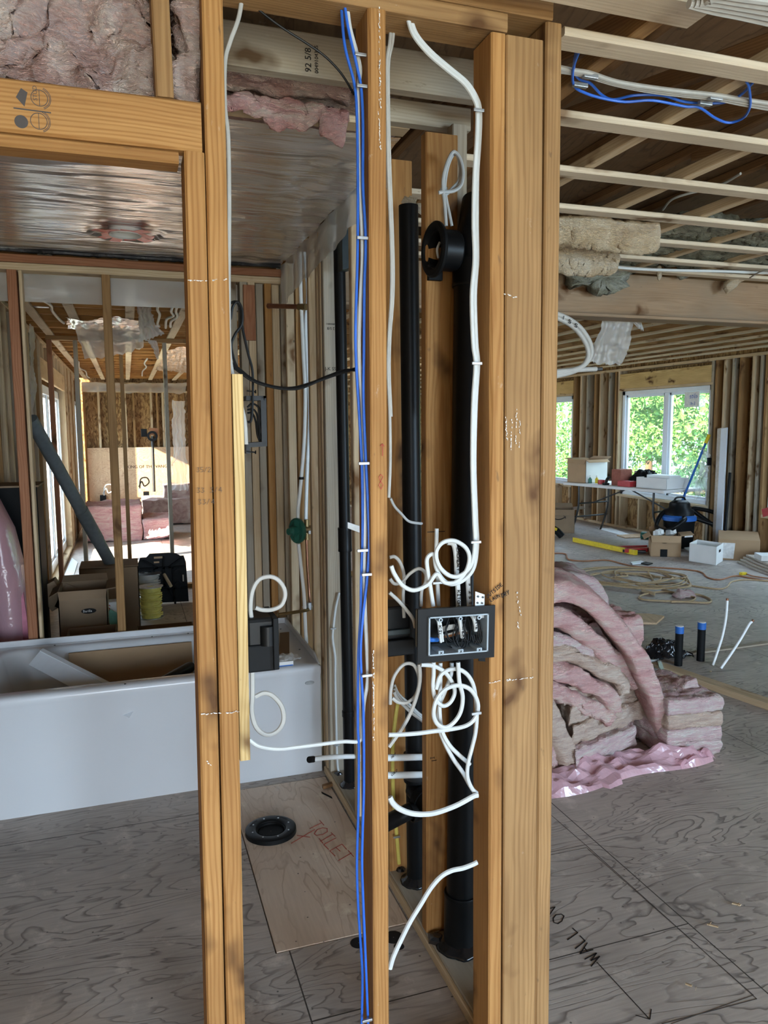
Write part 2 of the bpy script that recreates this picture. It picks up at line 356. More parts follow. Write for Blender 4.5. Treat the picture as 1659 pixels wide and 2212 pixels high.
# ---------------- strokes for handwriting
G = {'A': [[(0, 0), (.5, 1), (1, 0)], [(.2, .4), (.8, .4)]], 'B': [[(0, 0), (0, 1), (.7, .95), (.75, .6), (0, .52), (.85, .45), (.8, .05), (0, 0)]],
     'C': [[(.95, .85), (.5, 1), (.05, .6), (.1, .2), (.5, 0), (.95, .15)]], 'D': [[(0, 0), (0, 1), (.7, .9), (.95, .5), (.7, .1), (0, 0)]],
     'E': [[(.9, 1), (0, 1), (0, 0), (.9, 0)], [(0, .5), (.7, .5)]], 'F': [[(.9, 1), (0, 1), (0, 0)], [(0, .5), (.7, .5)]],
     'H': [[(0, 0), (0, 1)], [(1, 0), (1, 1)], [(0, .5), (1, .5)]], 'I': [[(.5, 0), (.5, 1)], [(.1, 0), (.9, 0)], [(.1, 1), (.9, 1)]],
     'K': [[(0, 0), (0, 1)], [(.9, 1), (0, .45), (.9, 0)]], 'L': [[(0, 1), (0, 0), (.85, 0)]], 'N': [[(0, 0), (0, 1), (.9, 0), (.9, 1)]],
     'O': [[(.5, 1), (.1, .8), (0, .4), (.3, 0), (.7, 0), (1, .4), (.9, .8), (.5, 1)]], 'R': [[(0, 0), (0, 1), (.8, .9), (.8, .55), (0, .5), (.9, 0)]],
     'S': [[(.9, .9), (.4, 1), (.05, .75), (.85, .3), (.6, 0), (0, .1)]], 'T': [[(0, 1), (1, 1)], [(.5, 1), (.5, 0)]],
     'U': [[(0, 1), (.05, .2), (.4, 0), (.85, .2), (.9, 1)]], 'V': [[(0, 1), (.45, 0), (.9, 1)]], 'W': [[(0, 1), (.25, 0), (.5, .7), (.75, 0), (1, 1)]],
     'X': [[(0, 0), (1, 1)], [(0, 1), (1, 0)]], 'Y': [[(0, 1), (.5, .5), (1, 1)], [(.5, .5), (.4, 0)]], '3': [[(.1, .95), (.8, .95), (.4, .55), (.9, .3), (.4, 0), (0, .1)]],
     '5': [[(.9, 1), (.1, 1), (.1, .55), (.8, .5), (.8, .1), (0, 0)]], '8': [[(.5, .5), (.1, .8), (.5, 1), (.9, .8), (.1, .25), (.5, 0), (.9, .25), (.5, .5)]],
     '4': [[(.7, 0), (.7, 1), (0, .35), (1, .35)]], '/': [[(0, 0), (.8, 1)]], '1': [[(.5, 0), (.5, 1)]], '2': [[(0, .8), (.5, 1), (.9, .7), (0, 0), (1, 0)]],
     '>': [[(0, .5), (3.4, .5)], [(2.9, .85), (3.4, .5), (2.9, .15)]], '^': [[(.5, 0), (.5, 3.0)], [(0, 2.4), (.5, 3.0), (1, 2.4)]], '&': [[(0, .5), (.8, .5)]], ' ': []}
def strokes(text, o, dx, dy, wd, adv=1.35, nrm=None):
    """handwriting: o start point, dx/dy vectors of one letter's width and height"""
    o, dx, dy = Vector(o), Vector(dx), Vector(dy); nn = dx.cross(dy).normalized(); mb = MB(); x = 0
    for ch in text:
        for st in G.get(ch, []):
            p = [o+dx*(x+a+random.uniform(-.04, .04))+dy*(b+random.uniform(-.04, .04)) for a, b in st]
            for a, b in zip(p, p[1:]):
                t = (b-a).normalized(); s_ = t.cross(nn)*wd/2; a2, b2 = a-t*wd*.3, b+t*wd*.3
                mb.hexa([a2-s_, a2+s_, b2+s_, b2-s_]+[q+nn*.0006 for q in (a2-s_, a2+s_, b2+s_, b2-s_)])
        x += adv if ch != '>' else 3.6
    return mb
def print_text(s, o, dx, dy, size, parent, mat='ink', name='printed_stamp'):
    """printed lettering made flat from the built-in font"""
    c = bpy.data.curves.new(name, 'FONT'); c.body = s; c.size = size; c.extrude = .0003; c.resolution_u = 2
    x, y = Vector(dx).normalized(), Vector(dy).normalized(); z = x.cross(y); o = Vector(o)
    tmp = bpy.data.objects.new('tmp', c); me = bpy.data.meshes.new_from_object(tmp); bpy.data.objects.remove(tmp); bpy.data.curves.remove(c)
    me.materials.clear(); me.materials.append(M[mat]); ob = bpy.data.objects.new(name, me); COL.objects.link(ob)
    mw = Matrix(((x.x, y.x, z.x, o.x), (x.y, y.y, z.y, o.y), (x.z, y.z, z.z, o.z), (0, 0, 0, 1)))
    ob.parent = parent; ob.matrix_basis = WM[parent.name].inverted() @ mw; WM[ob.name] = mw; return ob
# ================================================================ building shell
XL, XR, YN, YF, ZC = -.72, 7.10, -3.0, 14.3, 2.41
PX0, PX1, PY0, PY1 = .362, .785, 2.115, 3.19     # cut-out for the new plywood panel
g = .004
mb = MB()
for a, b, c, d in ((XL-.2, PX0-g, YN-.2, YF+.2), (PX1+g, XR+.2, YN-.2, YF+.2), (PX0-g, PX1+g, YN-.2, PY0-g), (PX0-g, PX1+g, PY1+g, YF+.2)):
    mb.box((a, c, -.02), (b, d, 0))
fl = structure(build('floor', mb, 'floor'))
bd = build('subfloor_base', MB().box((XL-.2, YN-.2, -.08), (XR+.2, YF+.2, -.03)), 'blackmat', fl)
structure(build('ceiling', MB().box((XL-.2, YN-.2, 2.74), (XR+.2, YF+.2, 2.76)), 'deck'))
def wall_x(name, x0, x1, openings, y0=YN, y1=YF, z1=2.74):
    """sheathing of a wall running along y, with rectangular openings (ya, yb, za, zb)"""
    mb = MB(); y = y0
    for ya, yb, za, zb in sorted(openings):
        mb.box((x0, y, -.02), (x1, ya, z1)); mb.box((x0, ya, -.02), (x1, yb, za)); mb.box((x0, ya, zb), (x1, yb, z1)); y = yb
    mb.box((x0, y, -.02), (x1, y1, z1)); return structure(build(name, mb, 'osb'))
LW = (7.75, 10.5, .06, 2.02)
LW2 = (12.35, 13.9, .45, 2.02)
wl = wall_x('wall_left', -.88, -.86, [LW, LW2])
RWS = [(5.25, 7.02, .50, 2.07), (7.98, 9.86, .52, 2.07), (11.20, 12.7, .56, 2.06)]
wr = wall_x('wall_right', XR+.14, XR+.16, RWS)
wf = structure(build('wall_far', MB().box((XL-.16, YF+.14, 0), (XR+.16, YF+.16, 2.74)), 'osb'))
mb = MB(); X = XL-.16
for xa, xb, za, zb in ((-1.1+.0, 1.3, .1, 2.15), (3.1, 5.5, .6, 2.1)):
    xa = max(xa, X+.05); mb.box((X, YN-.16, 0), (xa, YN-.14, 2.74)); mb.box((xa, YN-.16, 0), (xb, YN-.14, za)); mb.box((xa, YN-.16, zb), (xb, YN-.14, 2.74)); X = xb
mb.box((X, YN-.16, 0), (XR+.16, YN-.14, 2.74)); structure(build('wall_rear', mb, 'osb'))
# framing of the left wall (studs, plates, window header)
def frame_studs(wall, ys, x0, x1, mat, z0=.038, z1=2.372):
    for i, y in enumerate(ys):
        m = mat[i % len(mat)]; vert('stud', x0, x1, y, y+.038, z0, z1, m, wall)
k = [1.75, 2.15, 2.55, 2.95, 3.35, 3.75, 4.0, 4.4, 4.62, 4.84, 5.1, 5.35, 5.62, 5.9, 6.2, 6.5, 6.8, 7.1, 7.4, 7.63, 7.69]
frame_studs(wl, k, -.86, XL, ['pale', 'grey', 'amber2', 'pale'])
frame_studs(wl, [10.52, 10.56, 10.75, 10.95, 11.15, 11.35, 11.6, 11.85, 12.1, 12.3, 13.92, 14.1], -.86, XL, ['pale', 'amber2', 'pale'])
for y in (8.0, 8.4, 8.8, 9.2, 9.6, 10.0, 10.3): vert('cripple_stud', -.86, XL, y, y+.038, 2.23, 2.372, 'pale', wl)
lumber('bottom_plate', (-.79, 1.6, .019), (-.79, 7.74, .019), .14, .038, 'grey', parent=wl)
lumber('bottom_plate', (-.79, 10.5, .019), (-.79, 14.3, .019), .14, .038, 'grey', parent=wl)
lumber('top_plate', (-.79, 1.6, 2.391), (-.79, 14.3, 2.391), .14, .038, 'pale', parent=wl)
lumber('window_header', (-.735, 7.66, 2.135), (-.735, 10.56, 2.135), .03, .19, 'pale', parent=wl)
lumber('window_sill_plate', (-.79, 7.66, .045), (-.79, 10.56, .045), .14, .03, 'pale', parent=wl)
def window(name, x, y0, y1, z0, z1, inward, muls, depth=.14, fr=.06):
    """vinyl window in a wall that runs along y; inward = -1/+1 direction into the room"""
    rt = bpy.data.objects.new(name, None); COL.objects.link(rt); rt.location = (x, (y0+y1)/2, z0); WM[name] = Matrix.Translation(Vector(rt.location)); structure(rt)
    mb = MB(); a, b = sorted((x, x-inward*.09))
    for (ya, yb, za, zb) in ((y0, y0+fr, z0, z1), (y1-fr, y1, z0, z1), (y0, y1, z0, z0+fr), (y0, y1, z1-fr, z1)): mb.box((a, ya, za), (b, yb, zb))
    build('window_frame', mb, 'vinyl', rt, .004)
    ys = [y0+fr]+[m for m in muls]+[y1-fr]
    for m in muls: build('mullion', MB().box((a+.01, m-.045, z0+fr), (b-.01, m+.045, z1-fr)), 'vinyl', rt, .004)
    for i in range(len(ys)-1):
        p, q = ys[i]+(.045 if i else 0), ys[i+1]-(.045 if i < len(ys)-2 else 0); s = .035
        mb = MB(); a2, b2 = a+.025, b-.025
        for (ya, yb, za, zb) in ((p, p+s, z0+fr, z1-fr), (q-s, q, z0+fr, z1-fr), (p, q, z0+fr, z0+fr+s), (p, q, z1-fr-s, z1-fr)): mb.box((a2, ya, za), (b2, yb, zb))
        sh_ = build('sash', mb, 'vinyl', rt, .003)
        xm = (a+b)/2; build('glass_pane', MB().box((xm-.003, p+s-.005, z0+fr+s-.005), (xm+.003, q-s+.005, z1-fr-s+.005)), 'glass', sh_)
    return rt
w1 = window('window_1', -.79, LW[0], LW[1], LW[2], LW[3], 1, [9.1], fr=.09)
w5 = window('window_5', -.79, LW2[0], LW2[1], LW2[2], LW2[3], 1, [], fr=.07)
w2 = window('window_2', XR+.05, RWS[1][0], RWS[1][1], RWS[1][2], RWS[1][3], -1, [8.88])
window('window_3', XR+.05, RWS[0][0], RWS[0][1], RWS[0][2], RWS[0][3], -1, [6.1])
window('window_4', XR+.05, RWS[2][0], RWS[2][1], RWS[2][2], RWS[2][3], -1, [])
stk = build('window_sticker', MB().box((XR+.045, 8.22, 1.80), (XR+.05, 8.50, 2.0)), 'paper', w2)
print_text('elite', (XR+.043, 8.25, 1.915), (0, 1, 0), (0, 0, 1), .09, stk, 'bluec', 'sticker_print')
print_text('E-41', (XR+.043, 8.29, 1.825), (0, 1, 0), (0, 0, 1), .06, stk, 'bluec', 'sticker_print')
# right wall framing
def clear(y, ops, m=.03): return all(y+.04 < a-m or y > b+m for a, b, _, _ in ops)
for i, y in enumerate([4.0, 4.4, 4.8, 5.2-.0, 7.06, 7.14, 7.26, 7.46, 7.58, 7.72, 7.86, 7.93, 9.88, 9.96, 10.12, 10.36, 10.5, 10.72, 10.9, 11.1, 12.75, 13.1, 13.5, 13.9]):
    vert('stud', XR, XR+.14, y, y+.038, .038, 2.372, ['pale', 'amber2', 'grey'][i % 3], wr)
for a, b, c, d in RWS:
    lumber('window_header', (XR+.02, a-.05, d+.145), (XR+.02, b+.05, d+.145), .03, .22, 'rough', parent=wr)
    lumber('header_plate', (XR+.07, a-.04, d+.02), (XR+.07, b+.04, d+.02), .14, .034, 'pale', parent=wr)
    lumber('sill_plate', (XR+.07, a-.04, c-.019), (XR+.07, b+.04, c-.019), .14, .036, 'pale', parent=wr)
    y = a+.0
    while y < b: vert('cripple_stud', XR, XR+.14, y, y+.038, .038, c-.038, 'pale', wr); y += .45
lumber('bottom_plate', (XR+.07, 1, .019), (XR+.07, 14.3, .019), .14, .038, 'pale', parent=wr)
lumber('top_plate', (XR+.07, -3, 2.391), (XR+.07, 14.3, 2.391), .14, .038, 'pale', parent=wr)
# far wall: studs over strand board and the plywood sheets below
for i, x in enumerate([-.70, -.46, -.30, -.02, .12, .42, .52, .62, .98, 1.4, 2.6, 3.4, 4.2, 5, 5.8, 6.6]):
    vert('stud', x, x+.038, YF, YF+.14, .038, 2.33, 'pale' if i % 2 else 'amber2', wf)
lumber('top_plate', (-.7, YF+.07, 2.35), (XR, YF+.07, 2.35), .14, .04, 'pale', side=(0, 1, 0), parent=wf)
lumber('top_plate', (-.7, YF+.02, 2.21), (XR, YF+.02, 2.21), .04, .03, 'pale', side=(0, 1, 0), parent=wf)
lumber('bottom_plate', (-.7, YF+.07, .02), (XR, YF+.07, .02), .14, .04, 'pale', side=(0, 1, 0), parent=wf)
pl = tag(build('plywood_sheet', MB().box((-.66, 14.24, .16), (1.5, 14.26, 1.23)), 'plysheet', bevel=.002), 'large tan plywood sheet standing against the far strand board wall with small black print', 'plywood')
print_text('KING OF THE VANGTIC', (-.02, 14.238, .86), (1, 0, 0), (0, 0, 1), .075, pl)
build('batten', MB().box((-.66, 14.225, .12), (1.5, 14.26, .16)), 'pale', pl)
# ---------------- wall behind the tub
wb_ = bpy.data.objects.new('wall_back', None); COL.objects.link(wb_); wb_.location = (0, 4.05, 0); WM['wall_back'] = Matrix.Translation(V(0, 4.05, 0)); structure(wb_)
BY0, BY1 = 4.05, 4.139
lumber('top_plate', (XL, 4.095, 2.372), (.9, 4.095, 2.372), .089, .038, 'red', side=(0, 1, 0), parent=wb_)
lumber('top_plate', (XL, 4.095, 2.334), (.9, 4.095, 2.334), .089, .034, 'pale', side=(0, 1, 0), parent=wb_)
lumber('bottom_plate', (XL, 4.095, .019), (.9, 4.095, .019), .089, .038, 'pale', side=(0, 1, 0), parent=wb_)
for xa, xb, m, d0 in ((-.505, -.462, 'red', 0), (-.085, -.045, 'amber2', 0), (.325, .365, 'amber2', 0), (.53, .57, 'grey', .02), (.585, .623, 'grey', 0), (.626, .664, 'pale', 0),
                      (.672, .710, 'grey', .03), (.715, .752, 'amber', .012), (.758, .798, 'pale', .04), (.80, .84, 'grey', .02), (.845, .885, 'amber2', .02)):
    vert('stud', xa, xb, BY0+d0, BY1+d0, .038, 2.317, m, wb_)
vert('blocking', .60, .66, 4.03, 4.05, 2.02, 2.30, 'red', wb_)
vert('stud_strip', -.455, -.44, 4.06, 4.13, .038, 2.317, 'pale', wb_)
# ---------------- stud wall across the middle of the left room
wm_ = bpy.data.objects.new('wall_middle', None); COL.objects.link(wm_); wm_.location = (0, 7.6, 0); WM['wall_middle'] = Matrix.Translation(V(0, 7.6, 0)); structure(wm_)
lumber('top_plate', (-.66, 7.645, 2.391), (3.0, 7.645, 2.391), .089, .038, 'amber2', side=(0, 1, 0), parent=wm_)
lumber('bottom_plate', (-.46, 7.645, .019), (3.0, 7.645, .019), .089, .038, 'amber2', side=(0, 1, 0), parent=wm_)
for px in (160, 258, 353):
    x = aty(px, 800, 7.6).x; vert('stud', x, x+.036, 7.6, 7.689, .038, 2.372, 'grey' if px != 258 else 'amber2', wm_)
vert('stud', -.655, -.615, 7.6, 7.69, .038, 2.372, 'red', wm_)
for x in (1.2, 1.6, 2.0, 2.4): vert('stud', x, x+.038, 7.6, 7.689, .038, 2.372, 'pale', wm_)
# ---------------- ceiling framing
ceilr = bpy.data.objects.new('ceiling_framing', None); COL.objects.link(ceilr); WM['ceiling_framing'] = Matrix.Identity(4); structure(ceilr)
def truss_y(x, y0, y1, mat='brown', bot='pale', web=.55, w=.064, z0=2.431):
    lumber('truss_bottom_chord', (x, y0, z0+.019), (x, y1, z0+.019), w, .038, bot, side=(1, 0, 0), parent=ceilr)
    lumber('truss_top_chord', (x, y0, 2.72), (x, y1, 2.72), w, .036, mat, side=(1, 0, 0), parent=ceilr)
    y = y0; k = 0
    while y+web < y1:
        a, b = ((z0+.04, 2.70) if k % 2 == 0 else (2.70, z0+.04)); lumber('truss_web', (x, y, a), (x, y+web, b), .036, .05, mat, side=(1, 0, 0), parent=ceilr); y += web; k += 1
for i, x in enumerate((1.12, 1.515, 1.915, 2.32, 2.72, 3.13, 3.53, 3.94, 4.35)):
    truss_y(x, -1.0, 3.74, 'brown', 'pale' if i else 'amber2', 1.25, .04)
def strap(x0, x1, y, mat='strap', z=2.41, wdt=.066): return lumber('ceiling_strap', (x0, y, z+.0095), (x1, y, z+.0095), wdt, .019, mat, side=(0, 1, 0), parent=ceilr)
for i, y in enumerate((1.562, 1.945, 2.335, 2.715)): strap(.935, 5.2, y)
strap(.935, 2.30, 3.075); strap(2.37, 5.2, 3.075); strap(.935, 5.2, 3.40); strap(.935, 5.2, 3.64)
strap(.5, 1.17, 1.385, wdt=.09); strap(.5, 5.2, 1.05); strap(-.7, 5.2, .6); strap(-.7, 5.2, .2); strap(-.7, 5.2, -.3)
# straps running away from the camera beyond the beam
for i in range(12):
    x = 2.3+i*.40; lumber('ceiling_strap', (x, 3.92, 2.4195), (x, 14.2, 2.4195), .064, .019, 'strap', parent=ceilr)
    if i < 11: lumber('cross_joist', (1.0, 4.3+i*.9, 2.56), (XR, 4.3+i*.9, 2.56), .038, .24, 'amber2', side=(0, 1, 0), parent=ceilr)
# left room: straps away from camera, joists across
for x in (-.62, -.347, .06, .434, .84, 1.25, 1.65): lumber('ceiling_strap', (x, 4.2, 2.4195), (x, 14.2, 2.4195), .066, .019, 'strap', parent=ceilr)
y = 4.35
while y < 14.2: lumber('ceiling_joist', (XL-.1, y, 2.495), (1.9, y, 2.495), .038, .13, 'amber', side=(0, 1, 0), parent=ceilr); y += .406
build('ceiling_board', MB().box((XL-.15, 4.14, 2.565), (1.9, YF+.1, 2.58)), 'plysheet', ceilr)
build('ceiling_board', MB().box((1.95, 3.95, 2.66), (XR+.1, YF+.1, 2.68)), 'plysheet', ceilr)
for i, y in enumerate((4.95, 5.36, 5.76, 6.17)): build('joist_hanger', MB().box((-.60, y-.03, 2.45), (-.5, y+.03, 2.55)), 'steel', ceilr)
# bathroom ceiling framing
lumber('ceiling_strap', (XL, 2.155, 2.4195), (.80, 2.155, 2.4195), .066, .019, 'pale', side=(0, 1, 0), parent=ceilr)
lumber('ceiling_strap', (XL, 2.56, 2.4205), (.80, 2.56, 2.4205), .066, .019, 'pale', side=(0, 1, 0), parent=ceilr)
for y in (3.0, 3.45, 3.9): lumber('ceiling_strap', (XL, y, 2.4205), (.80, y, 2.4205), .066, .019, 'pale', side=(0, 1, 0), parent=ceilr)
sb = tag(lumber('blocking_board', (-.3, 1.925, 2.468), (.93, 1.925, 2.468), .038, .10, 'grey', side=(0, 1, 0)), 'greyish pine blocking board stamped 92 5/8 high behind the top plate', 'board')
q = aty(672, 143, 1.905); print_text('92 5/8', (q.x, 1.9045, 2.425), (0, 0, 1), (-1, 0, 0), .022, sb)
print_text('0049104385', (q.x+.018, 1.9045, 2.425), (0, 0, 1), (-1, 0, 0), .013, sb)
tag(lumber('blocking_board', (.70, 2.10, 2.44), (.97, 2.10, 2.44), .038, .062, 'grey', side=(0, 1, 0)), 'short grey blocking board between middle stud and corner post, above the round box', 'board')
# the big dropped beam across the right room
bm_ = structure(lumber('beam', (.97, 3.83, 2.307), (XR, 3.83, 2.307), .09, .236, 'lvl', side=(0, 1, 0)))
lumber('beam_cap_strip', (.97, 3.80, 2.182), (XR, 3.80, 2.182), .15, .018, 'lvl', side=(0, 1, 0), parent=bm_)
# ================================================================ near wall, framed around the doorway
def near(name, label, top, bot, z0, z1, mat, y0=1.52, y1=1.609, **k):
    a, b = aty(top[0], top[2], y0), aty(top[1], top[2], y0); c, d = aty(bot[0], bot[2], y0), aty(bot[1], bot[2], y0)
    def xm(z, p, q): t = (z-q.z)/(p.z-q.z); return q.x+(p.x-q.x)*t
    wv = ((b.x-a.x)+(d.x-c.x))/2
    X0 = (xm(z0, a, c)+xm(z0, b, d))/2; X1 = (xm(z1, a, c)+xm(z1, b, d))/2
    o = lumber(name, (X0, (y0+y1)/2, z0), (X1, (y0+y1)/2, z1), wv, y1-y0, mat, **k)
    return tag(o, label, 'wall stud', 'studs of the near partition')
jack = near('jack_stud', 'amber spruce stud carrying the doorway header, edge of the tub doorway', (399, 443, 400), (445, 484, 2100), .038, 2.083, 'amber', bev=.004)
king = near('king_stud', 'tall amber stud beside the doorway jack stud, bare wood strip on its right', (447, 489, 400), (487, 529, 2100), .038, 2.39, 'amber', bev=.004)
mid = near('wall_stud', 'single amber stud with blue cables down its left side', (797, 834, 300), (807, 841, 2100), .038, 2.39, 'amber', wane=.006)
c1 = near('corner_stud', 'amber stud of the corner post that carries the open electrical box', (1062, 1091, 300), (1055, 1084, 2100), .038, 2.385, 'amber', wane=.007)
c2 = near('corner_stud', 'wide flat-faced stud in the middle of the corner post, white chalk marks', (1093, 1174, 300), (1088, 1157, 2100), .038, 2.385, 'amber2', 1.52, 1.558)
c3 = near('corner_stud', 'outermost stud of the corner post facing the pink insulation pile', (1176, 1213, 300), (1159, 1187, 2100), .038, 2.425, 'amber2', bev=.004)
c2b = vert('corner_stud', .80, .885, 1.57, 1.609, .038, 2.385, 'pale', lean=(.02, 0)); tag(c2b, 'hidden backing stud behind the wide stud of the corner post', 'wall stud', 'studs of the near partition')
hd = tag(lumber('door_header', (-.55, 1.539, 2.1285), (.157, 1.539, 2.1285), .038, .089, 'amber', side=(0, 1, 0), bev=.004), 'amber header board over the tub doorway with black lumber stamps', 'header')
tag(lumber('header_plate', (-.55, 1.553, 2.072), (.114, 1.553, 2.072), .055, .022, 'amber', side=(0, 1, 0)), 'thin amber board under the stamped doorway header', 'header')
cp = aty(333, 100, 1.52).x; cq = aty(372, 100, 1.52).x
tag(lumber('cripple_stud', ((cp+cq)/2, 1.5645, 2.174), ((cp+cq)/2-.003, 1.5645, 2.39), cq-cp, .089, 'amber2'), 'short amber stud standing on the doorway header between pink insulation', 'wall stud')
tag(lumber('top_plate', (-.9, 1.5645, 2.409), (.792, 1.5645, 2.409), .089, .038, 'amber2', side=(0, 1, 0)), 'lower top plate of the near partition, drilled for cables', 'plate')
tag(lumber('top_plate', (-.9, 1.5645, 2.448), (.90, 1.5645, 2.448), .089, .038, 'amber2', side=(0, 1, 0)), 'upper top plate of the near partition, reaching over the corner post', 'plate')
tag(lumber('bottom_plate', (.11, 1.5645, .019), (.93, 1.5645, .019), .089, .038, 'pale', side=(0, 1, 0)), 'bottom plate under the near partition studs', 'plate')
a, b = aty(513, 808, 1.53), aty(530, 1643, 1.53)
tag(lumber('wood_strip', (b.x, 1.56, b.z), (a.x, 1.56, a.z), .021, .06, 'rough', bev=.001), 'fresh rough-sawn wood strip fixed along the right side of the king stud', 'wood strip')
# lumber stamps on the header
st = MB()
def ring(mb, c, r, wd, n=26, a0=0, a1=6.283):
    for i in range(n):
        t, u = a0+(a1-a0)*i/n, a0+(a1-a0)*(i+1)/n
        p = [(r-wd/2, t), (r+wd/2, t), (r+wd/2, u), (r-wd/2, u)]; q = [V(c[0]+s*math.cos(v), c[1], c[2]+s*math.sin(v)) for s, v in p]
        mb.hexa([x+V(0, -.0005, 0) for x in q]+q)
for pxx, pyy in ((85, 212), (84, 262)):
    q = aty(pxx, pyy, 1.5197); ring(st, q, .0135, .0012); ring(st, q, .0165, .0010, a0=-1.2, a1=1.2); ring(st, q, .0185, .0010, a0=-1.2, a1=1.2)
    st.hexa([q+V(-.0005, -.0004, -.013), q+V(.0005, -.0004, -.013), q+V(.0005, -.0004, .013), q+V(-.0005, -.0004, .013)]+[q+V(-.0005, 0, -.013), q+V(.0005, 0, -.013), q+V(.0005, 0, .013), q+V(-.0005, 0, .013)])
q = aty(46, 263, 1.5197); st.lathe(q, (0, -1, 0), [(0, .0005), (.011, .0005), (.011, 0)], 20)
q = aty(52, 212, 1.5197); st.hexa([q+V(a_, -.0005, c_) for a_, c_ in ((-.013, 0), (0, -.014), (.006, .010), (-.004, .016))]+[q+V(a_, 0, c_) for a_, c_ in ((-.013, 0), (0, -.014), (.006, .010), (-.004, .016))])
q = aty(70, 238, 1.5197); st.beam(q+V(-.03, -.0003, 0), q+V(.03, -.0003, -.001), (0, .0006, 0), (0, 0, .0022))
build('lumber_stamp', st, 'pencil', hd)
q = aty(80, 205, 1.5195); print_text('STUD', q+V(0, 0, -.01), (0, 0, 1), (-1, 0, 0), .010, hd, 'pencil')
# handwriting and scuffs on the studs
def mark(txt, px, py, w_, h_, parent, mat='ink', ang=0, wd=.0013, y=1.519, name='handwriting', adv=1.35):
    q = aty(px, py, y); c, s_ = math.cos(ang), math.sin(ang)
    return build(name, strokes(txt, q, V(c, 0, s_)*w_, V(-s_, 0, c)*h_, wd, adv), mat, parent)
mark('OUTSIDE', 1054, 1292, .0050, .0080, c1, ang=.62, y=1.5150)
mark('LAUN', 1060, 1300, .0050, .008, c1, ang=.38, y=1.5155)
mark('DRY', 1085, 1291, .0055, .009, c2, ang=.38, y=1.5165)
mark('^', 822, 985, .009, .0085, mid, 'redink', y=1.517); mark('8', 817, 1056, .012, .030, mid, 'redink', wd=.0011, y=1.517)
mark('33 3/4', 425, 1065, .007, .010, jack, 'pencil', wd=.0006, y=1.517, adv=1.2); mark('33/4', 428, 1090, .007, .010, jack, 'pencil', wd=.0006, y=1.517, adv=1.2); mark('35/2', 425, 1020, .006, .009, jack, 'pencil', wd=.0006, y=1.517, adv=1.2)
def scuff(par, segs, y=1.5185, wd=.0013):
    mb = MB()
    for x0, y0, x1, y1 in segs:
        a, b = aty(x0, y0, y), aty(x1, y1, y); n = max(2, int((b-a).length/.0024))
        for i in range(n):
            if random.random() < .6:
                t = (i+random.random()*.5)/n; p = a.lerp(b, t); r_ = random.uniform(.2, 1)*wd; p = p+V(random.gauss(0, .0008), 0, random.gauss(0, .0008)); e = (b-a).normalized()*.0035
                z_ = (b-a).normalized().cross(V(0, 1, 0))*r_
                mb.hexa([p-z_, p+e-z_*.6, p+e+z_, p+z_]+[v+V(0, .0006, 0) for v in (p-z_, p+e-z_*.6, p+e+z_, p+z_)])
    build('chalk_scuff', mb, 'chalk', par)
scuff(mid, [(819, 12, 821, 230), (818, 240, 822, 322), (806, 1400, 808, 1600)], 1.5165)
scuff(c2, [(1093, 1470, 1150, 1464), (1106, 905, 1104, 970), (1116, 880, 1114, 960), (1124, 905, 1122, 965), (1093, 900, 1095, 950), (1117, 1275, 1119, 1300), (1122, 1310, 1125, 1330), (1118, 1340, 1120, 1360), (1088, 635, 1115, 642)], 1.5165)
scuff(c1, [(1056, 1476, 1084, 1470)], 1.5165); scuff(jack, [(405, 606, 444, 605), (436, 1543, 478, 1540), (445, 1645, 460, 1655)], 1.5165); scuff(king, [(449, 606, 488, 604), (487, 1541, 516, 1538)], 1.5165)
# ================================================================ wet wall with the plumbing
WW = 'studs of the plumbing wall'
def wet(y0, x0, x1, mat, label, lean=0, z1=2.40, dy=.038): return tag(vert('wall_stud', x0, x1, y0, y0+dy, .038, z1, mat, lean=(lean, 0)), label, 'wall stud', WW)
s20 = wet(2.00, .80, .895, 'amber', 'amber stud between the two black pipes, round black box near its top', z1=2.36)
tag(vert('wall_stud', .90, .945, 2.05, 2.09, 1.6, 2.41, 'grey'), 'grainy greenish brown stud top between round box and corner post', 'wall stud', WW)
wet(2.34, .80, .889, 'amber', 'amber stud seen just right of the blue cables, golden lit near the floor')
s27 = wet(2.73, .80, .889, 'pale', 'pale stud left of the blue cables, steel nail plate on its edge')
s31 = wet(3.15, .80, .889, 'grey', 'greyish pine stud at the foot of the tub, printed 92 5/8 upside down')
wet(3.19, .797, .884, 'pale', 'pale stud pressed behind the greyish printed stud by the tub end')
wet(3.26, .80, .889, 'pale', 'pale stud third in line at the tub end, just before the white water pipes')
wet(3.42, .80, .889, 'pale', 'pale stud between the tub end studs and the water risers')
wet(3.70, .80, .889, 'amber2', 'brownish stud behind the left water riser')
s39 = wet(3.93, .80, .889, 'pale', 'pale stud behind the tub shower pipes in the far corner')
wet(1.62, .80, .889, 'amber2', 'stud hidden right behind the corner post')
wp = tag(lumber('bottom_plate', (.87, 1.612, .019), (.87, 4.03, .019), .14, .038, 'grey'), 'dusty bottom plate of the plumbing wall between the black pipe feet', 'plate')
tag(lumber('edge_strip', (.796, 1.612, .016), (.796, 3.23, .016), .012, .030, 'pale'), 'raw split wood edging along the foot of the plumbing wall', 'wood strip')
q = aty(718, 710, 3.149); print_text('92 5/8', (q.x+.018, 3.1490, q.z+.006), (-1, 0, 0), (0, 0, -1), .016, s31); print_text('0049104852', (q.x+.020, 3.1490, q.z+.022), (-1, 0, 0), (0, 0, -1), .009, s31)
q = aty(712, 800, 3.149); print_text('J-K SS', (q.x-.02, 3.1490, q.z), (1, 0, 0), (0, 0, 1), .02, s31)
q = aty(648, 735, 3.929); print_text('92 5/8', (q.x+.01, 3.929, q.z), (-1, 0, 0), (0, 0, -1), .018, s39)
